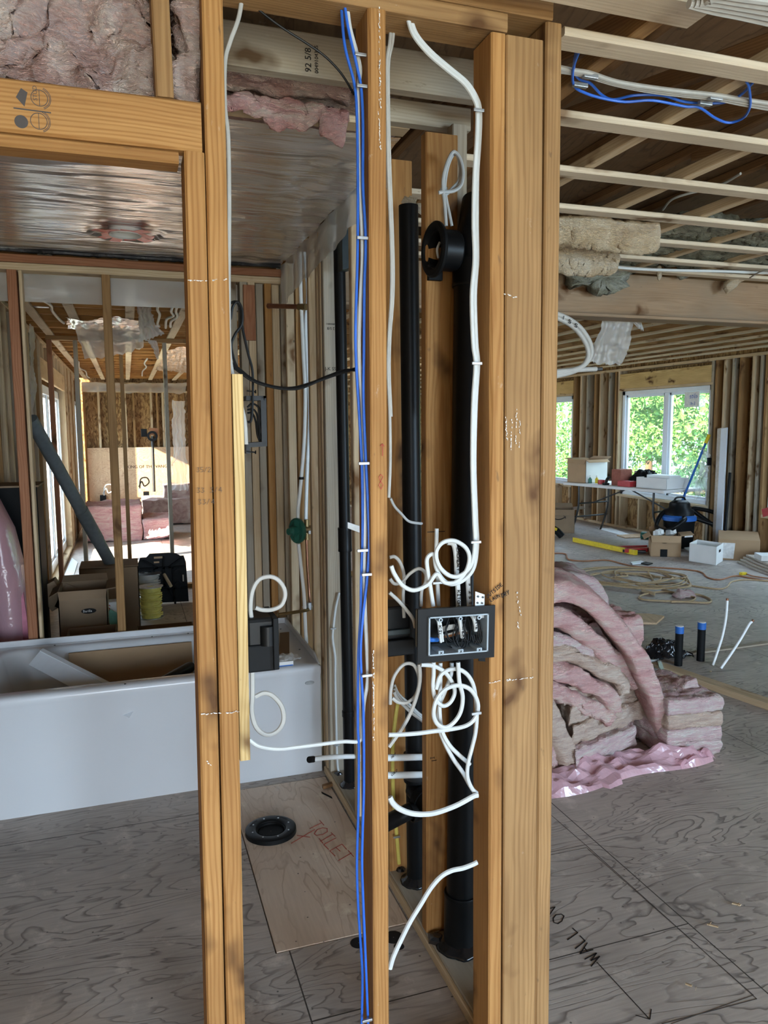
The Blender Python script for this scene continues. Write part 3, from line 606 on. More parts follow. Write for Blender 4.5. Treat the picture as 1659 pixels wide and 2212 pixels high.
mark('H', 930, 1640, .012, .006, s20, y=1.998); mark('&', 932, 1644, .02, .001, s20, y=1.998, wd=.0016)
mark('&', 922, 1150, .07, .001, s20, y=1.998, wd=.002)
# toilet floor panel
pp = tag(build('plywood_patch', MB().box((PX0, PY0, -.018), (PX1, PY1, .001)), 'patch', bevel=.0015), 'new tan plywood panel let into the grey floor, marked TOILET in red', 'plywood panel')
def fmark(txt, px, py, dx, dy, wd, parent, mat, name='handwriting', adv=1.35, z=.0006):
    q = atz(px, py, z); a = (atz(dx[0], dx[1], z)-q); b = (atz(dy[0], dy[1], z)-q); return build(name, strokes(txt, q, a, b, wd, adv), mat, parent)
fmark('TOILET', 664, 1785, (674, 1796), (690, 1772), .0028, pp, 'redink', z=.0016, adv=1.15)
fmark('X', 630, 1822, (670, 1808), (640, 1806), .003, pp, 'redink', z=.0016)
fmark('WALL', 1298, 2070, (1285, 2056), (1277, 2087), .0035, fl, 'ink')
fmark('OVE', 1222, 1984, (1209, 1970), (1202, 2000), .0032, fl, 'ink')
def fline(pts, wd, mat='pencil'):
    mb = MB(); p = [atz(x, y, .0004) for x, y in pts]
    for a, b in zip(p, p[1:]): s_ = (b-a).normalized().cross(V(0, 0, 1))*wd*.3; mb.hexa([a-s_, a+s_, b+s_, b-s_]+[v+V(0, 0, .0005) for v in (a-s_, a+s_, b+s_, b-s_)])
    build('pencil_line', mb, mat, fl)
fline([(1289, 2078), (1402, 2200)], .004, 'ink'); fline([(1373, 2193), (1404, 2202), (1407, 2180)], .004, 'ink')
fline([(1185, 1842), (1266, 1825)], .0025); fline([(1185, 1848), (1268, 1831)], .0025); fline([(1190, 1760), (1266, 1826)], .0025)
fline([(1266, 1826), (1635, 2158), (1430, 2212)], .0035); fline([(1268, 1832), (1628, 2150), (1450, 2212)], .0025)
fline([(571, 1952), (636, 1938)], .003, 'ink'); 
# ================================================================ soft things
def nz(p, f, a, sd=0):
    q = Vector(p)*f+V(sd, sd*1.3, sd*.7)
    return mn.noise_vector(q)*a+mn.noise_vector(q*2.7)*(a*.45)+mn.noise_vector(q*7.1)*(a*.30)+mn.noise_vector(q*19)*(a*.13)
def fluff(name, P, mat, amp=.02, fr=7, res=.02, sd=0, parent=None, layer=0, maxn=70):
    """soft block from 8 corners (4 bottom, 4 top, same order)"""
    P = [Vector(p) for p in P]; mb = MB()
    def tri(u, v, w_):
        b = (P[0]*(1-u)+P[1]*u)*(1-v)+(P[3]*(1-u)+P[2]*u)*v; t = (P[4]*(1-u)+P[5]*u)*(1-v)+(P[7]*(1-u)+P[6]*u)*v; q = b.lerp(t, w_)
        d = nz(q, fr, amp, sd)
        if layer:
            ph = w_*layer; e = abs(math.sin(math.pi*ph)); cc = sum(P, V(0, 0, 0))/8; h = (q-cc); h.z = 0
            if h.length > 0: d += h.normalized()*(.016*(e**.4-.6))*(1 if 0 < w_ < 1 else 0)
        return q+d
    L = [(P[1]-P[0]).length, (P[3]-P[0]).length, (P[4]-P[0]).length]; n = [max(3, min(maxn, int(l/res))) for l in L]
    mb.grid(lambda a, b: tri(a, b, 0), n[0], n[1]); mb.grid(lambda a, b: tri(a, b, 1), n[0], n[1])
    mb.grid(lambda a, b: tri(a, 0, b), n[0], n[2]); mb.grid(lambda a, b: tri(a, 1, b), n[0], n[2])
    mb.grid(lambda a, b: tri(0, a, b), n[1], n[2]); mb.grid(lambda a, b: tri(1, a, b), n[1], n[2])
    o = build(name, mb, mat, parent, smooth=True); bm = bmesh.new(); bm.from_mesh(o.data); bmesh.ops.remove_doubles(bm, verts=bm.verts, dist=.0004)
    bmesh.ops.recalc_face_normals(bm, faces=bm.faces); bm.to_mesh(o.data); bm.free(); return o
def fbox(name, a, b, mat, **k): return fluff(name, [(x, y, z) for z in (a[2], b[2]) for x, y in ((a[0], a[1]), (b[0], a[1]), (b[0], b[1]), (a[0], b[1]))], mat, **k)
def batt(name, pts, wv, th, mat, amp=.012, fr=9, sd=0, parent=None, nper=44, sub=7, taper=1.0):
    """a bent batt: centre line pts, full width vector wv, thickness th"""
    c = crom(pts, sub); wv = Vector(wv); mb = MB(); loops = []
    for i, p in enumerate(c):
        t = (c[min(i+1, len(c)-1)]-c[max(i-1, 0)]).normalized(); nn = wv.normalized().cross(t).normalized(); lp = []
        for j in range(nper):
            a = 2*math.pi*j/nper; ca, sa = math.cos(a), math.sin(a); s_ = (abs(ca)**6+abs(sa)**6)**(-1/6)
            q = p+wv*.5*ca*s_+nn*(th*.5*sa*s_*(1-(1-taper)*i/len(c))); lp.append(q+nz(q, fr, amp, sd))
        loops.append(lp)
    for end in (0, -1):
        cc = sum(loops[end], V(0, 0, 0))/nper; L2 = []
        for f in (.66, .33, .02): L2.append([cc.lerp(q, f)+nz(cc.lerp(q, f), 14, amp*.7, sd) for q in loops[end]])
        loops = (list(reversed(L2))+loops) if end == 0 else (loops+L2)
    mb.loft(loops, True, True); return build(name, mb, mat, parent, smooth=True)
INS = 'insulation'
# pink batts above the doorway header
tag(fbox('insulation_batt', (-.55, 1.575, 2.185), (.078, 1.70, 2.42), 'rose', amp=.055, fr=8, res=.008, maxn=95, sd=3), 'large fluffy pink insulation batt above the stamped doorway header', INS)
tag(fbox('insulation_batt', (.124, 1.575, 2.18), (.165, 1.70, 2.42), 'rose', amp=.028, fr=14, res=.007, sd=5), 'narrow pink insulation strip squeezed between cripple stud and king stud', INS)
# above the bathroom ceiling film
tag(fbox('insulation_batt', (XL, 2.20, 2.440), (.82, 4.03, 2.52), 'rose', amp=.022, fr=5, res=.03, sd=9), 'pink insulation lying over the clear film of the bathroom ceiling', INS)
tag(fbox('insulation_batt', (XL, 1.96, 2.44), (.60, 2.11, 2.52), 'rose', amp=.02, fr=11, res=.012, sd=11), 'pink insulation stuffed between the stamped blocking board and the film edge', INS)
mb = MB(); P_ = [aty(x, y, 2.09) for x, y in ((487, 168), (700, 200), (690, 262), (650, 235), (600, 228), (560, 222), (520, 232), (487, 215))]
def tornf(u, v):
    x = .255+u*.345; zt = 2.425; zb = 2.375+.022*math.sin(u*9)+(-.05 if .80 < u < .97 else 0)+.02*mn.noise((u*6, 3, 0)); q = V(x, 2.095, zt+(zb-zt)*v); return q+nz(q, 22, .012, 4)+V(0, -.02*math.sin(v*3), 0)
mb.grid(tornf, 50, 14); tag(build('torn_insulation', mb, 'pink', solid=.02, smooth=True), 'torn pink insulation hanging in a point below the stamped blocking board', INS)
# clear film
pc = thing('ceiling_film', 'shiny wrinkled clear plastic film over the bathroom ceiling', 'plastic film', (0, 3.1, 2.40))
def cf(u, v):
    x = XL+.01+u*(1.50); y = 2.17+v*1.85
    wr_ = .005*mn.noise((x*1.5, y*11, 1))+.002*mn.noise((x*4, y*30, 7)); sag = -.012*abs(math.sin(math.pi*(y-2.56)/.44))
    k_ = max(0, (x-.25)/.54)
    wr_ += k_*.012*(mn.noise((x*9, (y+x*.8)*6, 3)))
    dx_ = x-.03; dy_ = y-3.50; r_ = math.hypot(dx_, dy_); wr_ += .003*math.sin(math.atan2(dy_, dx_)*9)*math.exp(-(r_/.25)**2)
    if r_ < .15: sag = 0; wr_ = 0
    return (x, y, 2.403+sag+wr_)
mb = MB(); mb.grid(cf, 90, 170)
# hole for the light
keep = []
for f in mb.f:
    c = sum((mb.v[i] for i in f), V(0, 0, 0))/4
    if math.hypot(c.x-.03, c.y-3.50) > .055: keep.append(f)
mb.f = keep; build('film_sheet', mb, 'poly', pc, smooth=True)
def cw(u, v):
    y = 2.25+u*1.75; d = (.10+.10*u)*(1+.15*mn.noise((u*9, 0, 2))); return (.793-.010*mn.noise((y*9, v*3, 1))-.004*math.sin(y*40), y, 2.40-d*v)
mb = MB(); mb.grid(cw, 70, 14); build('hanging_flap', mb, 'polyhang', pc, smooth=True)
def cb(u, v): return (XL+u*1.52, 4.150+.010*mn.noise((u*7, v*4, 5)), 2.40-v*.215)
mb = MB(); mb.grid(cb, 60, 12); build('film_flap', mb, 'polyhang', pc, smooth=True)
s1 = MB(); p0 = [V(XL+.02+t*.078, 3.965+.004*math.sin(t*2), 2.392) for t in range(20)]
s1.sweep(crom(p0, 4), [.012+.009*abs(mn.noise((i*.6, 0, 3))) for i in range(77)], 8, 1.0)
tag(build('sealant_bead', s1, 'tar'), 'black sealant squeezed out along the ceiling film edge over the tub', 'sealant')
rl = thing('recessed_light_ring', 'round light opening with white rim and red tape in the ceiling film', 'light fitting', (.03, 3.50, 2.398))
build('rim', MB().lathe((.03, 3.50, 2.384), (0, 0, 1), [(.056, 0), (.066, -.004), (.068, .004), (.060, .05), (.058, .05), (.056, 0)], 40), 'whitecard', rl)
build('can', MB().lathe((.03, 3.50, 2.395), (0, 0, 1), [(.058, .01), (.058, .10), (.001, .10)], 32), 'steel', rl)
for i in range(11):
    a = i*.571+.2; c, s_ = math.cos(a), math.sin(a); r0, r1 = .064, .118+.026*math.sin(i*2.3); t = .024
    q = [V(.03+r0*c-t*s_, 3.5+r0*s_+t*c, 2.388), V(.03+r1*c-t*s_, 3.5+r1*s_+t*c, 2.382), V(.03+r1*c+t*s_, 3.5+r1*s_-t*c, 2.384), V(.03+r0*c+t*s_, 3.5+r0*s_-t*c, 2.388)]
    build('tape_strip', MB().quadbox([p+V(0, 0, -.0006*i) for p in q], (0, 0, .0005)), 'redtape', rl)
# ================================================================ bathtub
TX0, TX1, TY0, TY1 = -.715, .788, 3.24, 4.035
def rr(x0, x1, y0, y1, r, z, n=7):
    o = []
    for cx_, cy_, a0 in ((x1-r, y1-r, 0), (x0+r, y1-r, 90), (x0+r, y0+r, 180), (x1-r, y0+r, 270)):
        for i in range(n+1): a = math.radians(a0+90*i/n); o.append(V(cx_+r*math.cos(a), cy_+r*math.sin(a), z))
    return o
def inset(fr, bk, lf, rt_, r, z): return rr(TX0+lf, TX1-rt_, TY0+fr, TY1-bk, r, z)
tub = thing('bathtub', 'white alcove bathtub with cardboard and offcuts inside, dusty rim', 'bathtub', (.04, 3.63, 0))
loops = [inset(.012, 0, 0, 0, .006, 0), inset(.012, 0, 0, 0, .006, .455), inset(.004, 0, 0, 0, .006, .468), inset(0, 0, 0, 0, .008, .485), inset(.002, 0, 0, 0, .008, .498), inset(.012, .01, .01, .01, .012, .506),
         inset(.072, .072, .10, .21, .07, .506), inset(.082, .082, .11, .22, .075, .500), inset(.088, .09, .12, .23, .08, .485), inset(.115, .12, .20, .27, .10, .20), inset(.14, .15, .26, .32, .10, .13), inset(.22, .22, .34, .42, .08, .115)]
build('tub_shell', MB().loft(loops, False, True), 'tub', tub, smooth=None)
tub_o = [o for o in tub.children][0]; tub_o.data.polygons.foreach_set('use_smooth', [True]*len(tub_o.data.polygons)); tub_o.data.set_sharp_from_angle(angle=math.radians(50))
mb = MB(); mb.box((TX0, TY1-.014, .50), (TX1, TY1-.004, .535)); mb.box((TX1-.012, TY0+.10, .50), (TX1-.003, TY1-.004, .535)); mb.box((TX0+.003, TY0+.02, .50), (TX0+.012, TY1-.004, .535))
mb.hexa([(TX1-.012, TY0+.02, .50), (TX1-.003, TY0+.02, .50), (TX1-.003, TY0+.10, .50), (TX1-.012, TY0+.10, .50), (TX1-.012, TY0+.02, .508), (TX1-.003, TY0+.02, .508), (TX1-.003, TY0+.10, .535), (TX1-.012, TY0+.10, .535)])
build('nailing_flange', mb, 'tub', tub, .002)
mb = MB()
for x, y in ((-.38, 3.98), (.08, 3.98), (.26, 3.98), (-.05, 3.262), (.73, 3.9), (.745, 3.5)): mb.cyl((x, y, .505), (x, y, .5085), .0045, n=10)
build('screw_head', mb, 'darksteel', tub)
build('drain_overflow', MB().lathe((.548, 3.62, .405), (-1, 0, .15), [(.001, .014), (.030, .012), (.036, .006), (.037, 0)], 28), 'steel', tub)
bg = MB().lathe((.735, 3.2515, .435), (0, -1, 0), [(.001, .0015), (.020, .0015), (.0215, 0)], 28); bd2 = build('maker_badge', bg, 'steel', tub); bd2.scale = (1, 1, .45)
cl_, cr_ = aty(147, 1405, 3.9).x, aty(414, 1380, 3.9).x
tag(build('cardboard_sheet', MB().quadbox([(cl_, 3.85, .145), (cr_, 3.85, .145), (cr_, 3.915, .478), (cl_, 3.915, .478)], (0, .006, 0)), 'card', bevel=.001), 'creased brown cardboard sheet standing along the back inside of the tub', 'cardboard')
tag(build('cardboard_sheet', MB().quadbox([(-.30, 3.50, .138), (.42, 3.50, .138), (.44, 3.86, .150), (-.30, 3.86, .150)], (0, 0, .006)), 'card', bevel=.001), 'cardboard flap lying on the bottom of the tub', 'cardboard')
wt_ = thing('vinyl_trim_offcut', 'white angled trim offcut leaning out of the tub', 'trim', (-.1, 3.5, .14))
a, b, c, d = aty(62, 1436, 3.72), aty(86, 1407, 3.78), aty(225, 1478, 3.45), aty(150, 1488, 3.40)
d2 = a+(c-b); build('face', MB().quadbox([a, b, c+(c-b)*.5, a+(c-b)*1.5], (0, .004, 0)), 'vinyl', wt_)
build('return_lip', MB().quadbox([b, b+V(.012, .02, .004), c+(c-b)*.5+V(.012, .02, .004), c+(c-b)*.5], (0, 0, .004)), 'vinyl', wt_)
bt = thing('black_tube_roll', 'shiny black tube end lying in the tub against its front', 'tube', (.25, 3.6, .2))
p0, p1 = aty(412, 1440, 3.62), aty(350, 1475, 3.42); build('tube', MB().lathe(p0, p1-p0, [(.020, .004), (.024, 0), (.026, .01), (.026, .34), (.02, .34), (.020, .004)], 28), 'black', bt)
build('tub_debris', MB().beam((.66, 3.45, .509), (.735, 3.82, .509), (.05, 0, 0), (0, 0, .0008)), 'cardd', tub)
pkg = thing('fitting_package', 'small white and blue packet with clear plastic on the tub rim', 'packet', (.60, 3.29, .50))
a = aty(596, 1440, 3.275); build('carton', MB().box((.585, 3.262, .508), (.665, 3.31, .53)), 'whitecard', pkg, .002); build('carton_label', MB().box((.587, 3.2612, .509), (.663, 3.2618, .514)), 'bluec', pkg)
mb = MB(); mb.grid(lambda u, v: V(.60+u*.10, 3.27+v*.07, .532+.02*math.sin(u*3.1)*math.sin(v*3.1))+nz((u, v, 0), 4, .010), 16, 12); build('plastic_wrap', mb, 'polyhang', pkg)
# ================================================================ near plumbing
BP = 'black drain pipes of the plumbing wall'
def pipe(name, label, p0, p1, r, cat='pipe', hubs=(), foot=True, mat='black'):
    p0, p1 = Vector(p0), Vector(p1); t = thing(name, label, cat, p0, BP); build('pipe_run', MB().cyl(p0, p1, r, n=32), mat, t)
    ax = (p1-p0).normalized()
    for h0, h1, k_ in hubs: build('coupling', MB().lathe(p0, ax, [(r, h0), (r*k_, h0), (r*k_*1.03, h0+.006), (r*k_, h0+.012), (r*k_, h1-.012), (r*k_*1.03, h1-.006), (r*k_, h1), (r, h1)], 36), 'black', t)
    if foot:
        mb = MB(); n = 40; lp = []
        for rr_, z in ((.0, .000), (1.75, .0), (1.6, .006), (1.25, .012), (1.02, .022), (.9, .024)):
            lp.append([V(p0.x+r*rr_*(1+.16*mn.noise((math.cos(6.283*i/n)*2, math.sin(6.283*i/n)*2, p0.x*9)))*math.cos(6.283*i/n), p0.y+r*rr_*(1+.16*mn.noise((math.cos(6.283*i/n)*2, math.sin(6.283*i/n)*2, p0.x*9)))*math.sin(6.283*i/n), .038+z+.003*mn.noise((i*.9, z*90, 2))) for i in range(n)])
        mb.loft(lp); o = build('sealant_collar', mb, 'tar', t); o.data.polygons.foreach_set('use_smooth', [True]*len(o.data.polygons))
    return t
pa = pipe('drain_pipe', 'two inch black drain pipe with a branch fitting, left of the two front pipes', (.866, 2.26, .035), (.846, 2.26, 2.24), .030, hubs=((.36, .455, 1.22),))
pb = pipe('drain_pipe', 'thick black drain pipe with wide bottom hub beside the corner post', (.880, 1.925, .035), (.915, 1.96, 2.02), .0445, hubs=((.0, .165, 1.14), (1.915, 1.99, 1.10)))
tp = build('elbow', MB().sweep(crom([(.915, 1.96, 2.02), (.917, 1.962, 2.08), (.93, 1.975, 2.13), (.95, 2.0, 2.19)], 6), .040, 28), 'black', pb)
pc_ = pipe('drain_pipe', 'slim black drain pipe in front of the printed stud near the tub', (.845, 3.0, .035), (.835, 3.02, 2.30), .0235, hubs=((.31, .335, 1.1), (1.02, 1.12, 1.2)))
build('pipe_clamp', MB().lathe((.8645, 2.26, .405), (0, 0, 1), [(.037, 0), (.039, .003), (.039, .03), (.037, .033)], 32), 'darksteel', pa)
build('branch_pipe', MB().cyl((.862, 2.22, .325), (.70, 2.17, .305), .026, n=28), 'black', pa)
e1 = MB().sweep(crom([(.858, 2.26, .37), (.868, 2.21, .355), (.885, 2.17, .335), (.895, 2.14, .31)], 6), .031, 28); build('branch_elbow', e1, 'black', pa)
build('elbow_collar', MB().lathe((.866, 2.215, .355), (.3, -.8, -.2), [(.031, -.012), (.037, -.012), (.037, .012), (.031, .012)], 28), 'black', pa)
build('branch_collar', MB().lathe((.845, 2.205, .318), (-1, -.15, -.1), [(.026, -.02), (.032, -.02), (.032, .02), (.026, .02)], 28), 'black', pa)
ce = [V(.855, 2.26, 2.255)+V(*[random.uniform(-1, 1)*s_ for s_ in (.03, .02, .012)]) for _ in range(16)]
mb = MB()
for i in range(9): q = ce[i]; mb.quadbox([q, q+V(random.uniform(.01, .03), 0, random.uniform(-.02, .02)), q+V(random.uniform(0, .03), .01, random.uniform(-.04, -.01)), q+V(-.012, 0, -.02)], (0, .001, .001))
tag(build('masking_tape_plug', mb, 'cream'), 'torn tan tape stuffed on top of the branch drain pipe', 'tape')
hz = thing('overhead_pipe', 'black horizontal pipe running above the stamped blocking board', 'pipe', (.2, 1.74, 2.53)); build('pipe_run', MB().cyl((-.4, 1.73, 2.545), (1.0, 1.76, 2.50), .035, n=24), 'black', hz)
dk = thing('duct_boot', 'dark grey box duct between the slim drain pipe and the blue cables', 'duct', (.86, 2.95, 2.2))
build('duct_body', MB().box((.822, 2.93, 2.205), (.90, 3.02, 2.42)), 'darkgrey', dk, .002)
mb = MB().hexa([(.822, 2.925, 2.175), (.90, 2.925, 2.20), (.90, 3.02, 2.20), (.822, 3.02, 2.175), (.822, 2.925, 2.21), (.90, 2.925, 2.21), (.90, 3.02, 2.21), (.822, 3.02, 2.21)]); build('duct_lip', mb, 'darkgrey', dk)
np_ = tag(build('nail_plate', MB().hexa([aty(751, 1128, 2.725)+V(0, d_, 0) for d_ in (0,)]+[aty(779, 1137, 2.715), aty(780, 1152, 2.715), aty(751, 1141, 2.725)]+[aty(751, 1128, 2.727), aty(779, 1137, 2.717), aty(780, 1152, 2.717), aty(751, 1141, 2.727)]), 'steel'), 'small steel nail plate on the pale stud left of the blue cables', 'nail plate')
# water pipes at the tub: two white plastic risers, copper stub-outs, mixing valve
def wpipe(label, px, Y, r=.009, mat='pex', name='water_pipe'): return cable(name, label, [aty(x, y, Y) for x, y in px], r, mat, 'pipe', 1.0, n=12)
wpipe('left white water riser running down to the green valve', [(648, 545), (650, 640), (655, 760), (659, 850), (657, 950), (650, 1040), (644, 1100), (644, 1130)], 3.62)
wpipe('right white water riser curving past the copper elbow', [(658, 545), (661, 580), (665, 640), (660, 700), (664, 800), (668, 900), (664, 1000), (661, 1100), (661, 1128)], 3.66, .0095)
wpipe('white water pipe dropping from the green valve behind the tub', [(645, 1175), (652, 1240), (657, 1290), (660, 1360), (662, 1390)], 3.60)
cable('tub_spout_pipe', 'brass stub-out pipe pointing left over the tub rim', [aty(672, 1313, 3.64), aty(662, 1318, 3.60), aty(640, 1322, 3.56), aty(600, 1328, 3.52)], .0085, 'brass', 'pipe', 1.0, n=12)
cable('copper_pipe', 'copper pipe from the green valve down to the spout elbow', [aty(662, 1165, 3.66), aty(664, 1220, 3.66), aty(668, 1280, 3.66), aty(670, 1310, 3.64)], .0065, 'copper', 'pipe', 1.0, n=10)
sh = thing('shower_arm_elbow', 'dark copper shower stub-out across the studs above the valve', 'pipe', aty(620, 662, 3.7))
build('stub_pipe', MB().cyl(aty(583, 661, 3.86), aty(655, 663, 3.62), .0115, n=16), 'copper', sh); build('elbow_body', MB().cyl(aty(645, 663, 3.63), aty(661, 663, 3.60), .016, n=16), 'brass', sh); build('end_cap', MB().cyl(aty(580, 661, 3.87), aty(586, 661, 3.85), .0135, n=16), 'copper', sh)
vv = thing('mixing_valve', 'dark green shower valve guard with brass body beside the risers', 'valve', aty(645, 1175, 3.6))
q = aty(645, 1146, 3.6); ax = V(-.9, -.42, 0)
build('guard_disc', MB().lathe(q, ax, [(.001, .0), (.060, 0), (.062, .006), (.062, .014), (.054, .018), (.050, .012), (.024, .012), (.024, .045), (.018, .05), (.016, .062), (.001, .062)], 36), 'green', vv)
build('guard_rib', MB().beam(q+V(-.01, -.01, -.055), q+V(-.01, -.01, .055), (.02, -.02, 0), (.006, .012, 0)), 'green', vv)
build('valve_body', MB().cyl(q+V(.01, .005, 0), q+V(.075, .035, 0), .019, n=18), 'brass', vv); build('valve_port', MB().cyl(q+V(.045, .02, -.05), q+V(.045, .02, .05), .012, n=14), 'brass', vv)
build('screw_tab', MB().box((q.x+.05, q.y, q.z-.02), (q.x+.062, q.y+.03, q.z-.004)), 'whitecard', vv)
el = thing('drop_ear_elbow', 'chrome drop ear elbow holding the brass spout pipe', 'elbow', aty(668, 1315, 3.63)); q = aty(668, 1310, 3.62)
build('elbow_body', MB().cyl(q+V(0, 0, -.015), q+V(0, 0, .02), .013, n=14), 'steel', el); build('ear', MB().box((q.x-.035, q.y-.004, q.z-.004), (q.x+.03, q.y+.002, q.z+.004)), 'steel', el, .001)
ppx = thing('capped_water_pipe', 'short white water pipe with black capped end pointing into the bathroom', 'pipe', aty(700, 1640, 2.75))
build('pipe_run', MB().sweep(crom([aty(672, 1641, 2.62), aty(700, 1637, 2.66), aty(730, 1635, 2.70), aty(753, 1634, 2.735), aty(800, 1634, 2.80)], 5), .0095, 14), 'pex', ppx)
build('crimp_ring', MB().cyl(aty(668, 1641, 2.612), aty(677, 1640, 2.632), .0118, n=16), 'blackmat', ppx)
for i, (py, tx) in enumerate(((1636, 'HOT'), (1674, 'COLD'))):
    o = thing('water_pipe', ('upper' if i == 0 else 'lower')+' short white water pipe crossing in front of the branch drain, marked by hand', 'pipe', aty(870, py, 2.10))
    build('pipe_run', MB().cyl(aty(780, py+2, 2.03), aty(925, py-1, 2.21), .0105, n=16), 'pex', o)
    q = aty(846, py+3, 2.085); build('handwriting', strokes(tx, q, V(.0055, .0055, 0), V(0, 0, .008), .0012), 'ink', o)
# ================================================================ electrical boxes
eb = thing('switch_box', 'open three gang black electrical box full of wires on the corner post', 'electrical box', aty(985, 1420, 1.51))
A_, B_, C_, D_ = aty(900, 1432, 1.512), aty(1065, 1418, 1.512), aty(1066, 1302, 1.512), aty(901, 1316, 1.512)
ux, uz = (B_-A_), (D_-A_)
def bp(u, v, d=0): return A_+ux*u+uz*v+V(0, d, 0)
I0, I1, J0, J1 = .125, .905, .13, .86
mb = MB()
for (a, b, c, d) in ((0, I0, 0, 1), (I1, 1, 0, 1), (I0, I1, 0, J0), (I0, I1, J1, 1)): mb.hexa([bp(a, c, -.006), bp(b, c, -.006), bp(b, d, -.006), bp(a, d, -.006), bp(a, c, 0), bp(b, c, 0), bp(b, d, 0), bp(a, d, 0)])
build('flange', mb, 'black', eb)
mb = MB(); t = .022
for (a, b, c, d) in ((I0, I0+t, J0, J1), (I1-t, I1, J0, J1), (I0, I1, J0, J0+t*1.3), (I0, I1, J1-t*1.3, J1)): mb.hexa([bp(a, c, -.011), bp(b, c, -.011), bp(b, d, -.011), bp(a, d, -.011), bp(a, c, .07), bp(b, c, .07), bp(b, d, .07), bp(a, d, .07)])
build('box_walls', mb, 'greybox', eb, .0008)
build('box_back', MB().hexa([bp(I0, J0, .068), bp(I1, J0, .068), bp(I1, J1, .068), bp(I0, J1, .068), bp(I0, J0, .072), bp(I1, J0, .072), bp(I1, J1, .072), bp(I0, J1, .072)]), 'blackmat', eb)
for u in (.29, .545, .79):
    po_ = build('screw_post', MB().hexa([bp(u-.035, J0, -.010), bp(u+.035, J0, -.010), bp(u+.035, J0+.085, -.010), bp(u-.035, J0+.085, -.010), bp(u-.035, J0, .03), bp(u+.035, J0, .03), bp(u+.035, J0+.085, .03), bp(u-.035, J0+.085, .03)]), 'greybox', eb, .001)
    q = bp(u, J0+.045, -.0105); build('screw', strokes('X', q+V(-.0022, 0, -.0022), V(.0044, 0, 0), V(0, 0, .0044), .001), 'ink', po_)
    build('screw_ear', MB().lathe(bp(u-.01, J1-.07, -.004), (0, 1, 0), [(.0022, -.006), (.0048, -.006), (.0048, .01), (.0022, .01)], 18), 'greybox', eb)
br = build('mounting_bracket', MB().hexa([bp(.75, .75, .001), bp(.875, .75, .001), bp(.875, 1.20, .001), bp(.75, 1.27, .001), bp(.75, .75, .003), bp(.875, .75, .003), bp(.875, 1.20, .003), bp(.75, 1.27, .003)]), 'steel', eb, .0005)
build('lower_tab', MB().hexa([bp(.81, -.07, .001), bp(.90, -.09, .001), bp(.90, .05, .001), bp(.81, .05, .001), bp(.81, -.07, .003), bp(.90, -.09, .003), bp(.90, .05, .003), bp(.81, .05, .003)]), 'blackmat', eb)
for (u, v) in ((.785, 1.17), (.84, 1.04), (.78, 1.05), (.85, 1.15)): build('bracket_screw', MB().cyl(bp(u, v, -.001), bp(u, v, .001), .0024, n=10), 'darksteel', eb)
def inb(name, pts, r, mat, flat=1.0): return cable(name, '', [bp(*p) for p in pts], r, mat, flat=flat, parent=eb)
inb('cable_sheath', [(.27, .80, .03), (.285, .74, .01), (.30, .55, .006), (.325, .33, .008)], .0030, 'white'); inb('cable_sheath', [(.30, .80, .03), (.315, .74, .012), (.33, .55, .008), (.355, .34, .010)], .0030, 'white')
o = inb('cable_sheath', [(.555, .82, .03), (.56, .76, .008), (.575, .55, .002), (.60, .40, .006)], .0048, 'white'); o2 = inb('cable_sheath', [(.74, .82, .03), (.75, .75, .01), (.77, .62, .006), (.785, .5, .01)], .0045, 'white')
build('handwriting', strokes('LAUNDRY', bp(.572, .74, -.0045), V(0, 0, -.0055), V(.007, 0, 0), .0013, 1.25), 'ink', eb)
build('handwriting', strokes('KIL', bp(.283, .66, .001), V(0, 0, -.007), V(.006, 0, 0), .0011, 1.3), 'ink', eb)
build('handwriting', strokes('LITE', bp(.765, .74, .001), V(0, 0, -.005), V(.005, 0, 0), .0011, 1.25), 'ink', eb)
random.seed(21)
for i in range(7):
    u = random.uniform(.42, .72); a = random.uniform(.5, .7); w_ = random.uniform(.06, .12); dd = random.uniform(.01, .04)
    inb('black_wire', [(u, a+.15, dd), (u-w_*.6, a-.1, dd-.005), (u-w_*.2, a-.3, dd-.008), (u+w_*.6, a-.32, dd-.006), (u+w_, a-.1, dd), (u+w_*.7, a+.1, dd+.01)], .0013, 'black')
for i in range(4):
    u = .79+.025*i; inb('black_wire', [(u-.02, .75, .02), (u, .55, .012), (u+.02, .32, .012), (u-.01, .25, .014), (u-.03, .4, .02)], .0014, 'black')
for i in range(5): inb('bare_wire', [(.34, .36+.012*i, .03), (.5, .38+.015*i, .028), (.65, .42+.02*i, .03), (.74, .40+.01*i, .034)], .0012, 'wire' if i < 3 else 'offwhite')
for i in range(5): inb('white_wire', [(.36, .44+.02*i, .04), (.5, .50+.02*i, .035), (.62, .52+.015*i, .03), (.72, .46+.01*i, .036)], .0015, 'offwhite')
inb('blue_wire', [(.20, .62, .03), (.17, .5, .02), (.19, .40, .02), (.30, .34, .03)], .004, 'bluec'); inb('blue_wire', [(.18, .35, .03), (.24, .36, .02), (.33, .33, .03)], .005, 'bluec')
# black vapour box behind the middle stud
vb = thing('vapour_box', 'black plastic wall box half hidden behind the middle stud', 'electrical box', aty(865, 1410, 1.66))
a, b = aty(820, 1414, 1.64), aty(887, 1308, 1.64); build('box_shell', MB().box((a.x, 1.64, a.z), (b.x, 1.72, b.z)), 'black', vb, .006)
build('flange', MB().box((a.x, 1.622, a.z-.003), (b.x+.004, 1.64, a.z+.035)), 'blackmat', vb, .003); build('box_band', MB().box((a.x, 1.630, a.z+.045), (b.x-.004, 1.64, a.z+.058)), 'darkgrey', vb, .002)
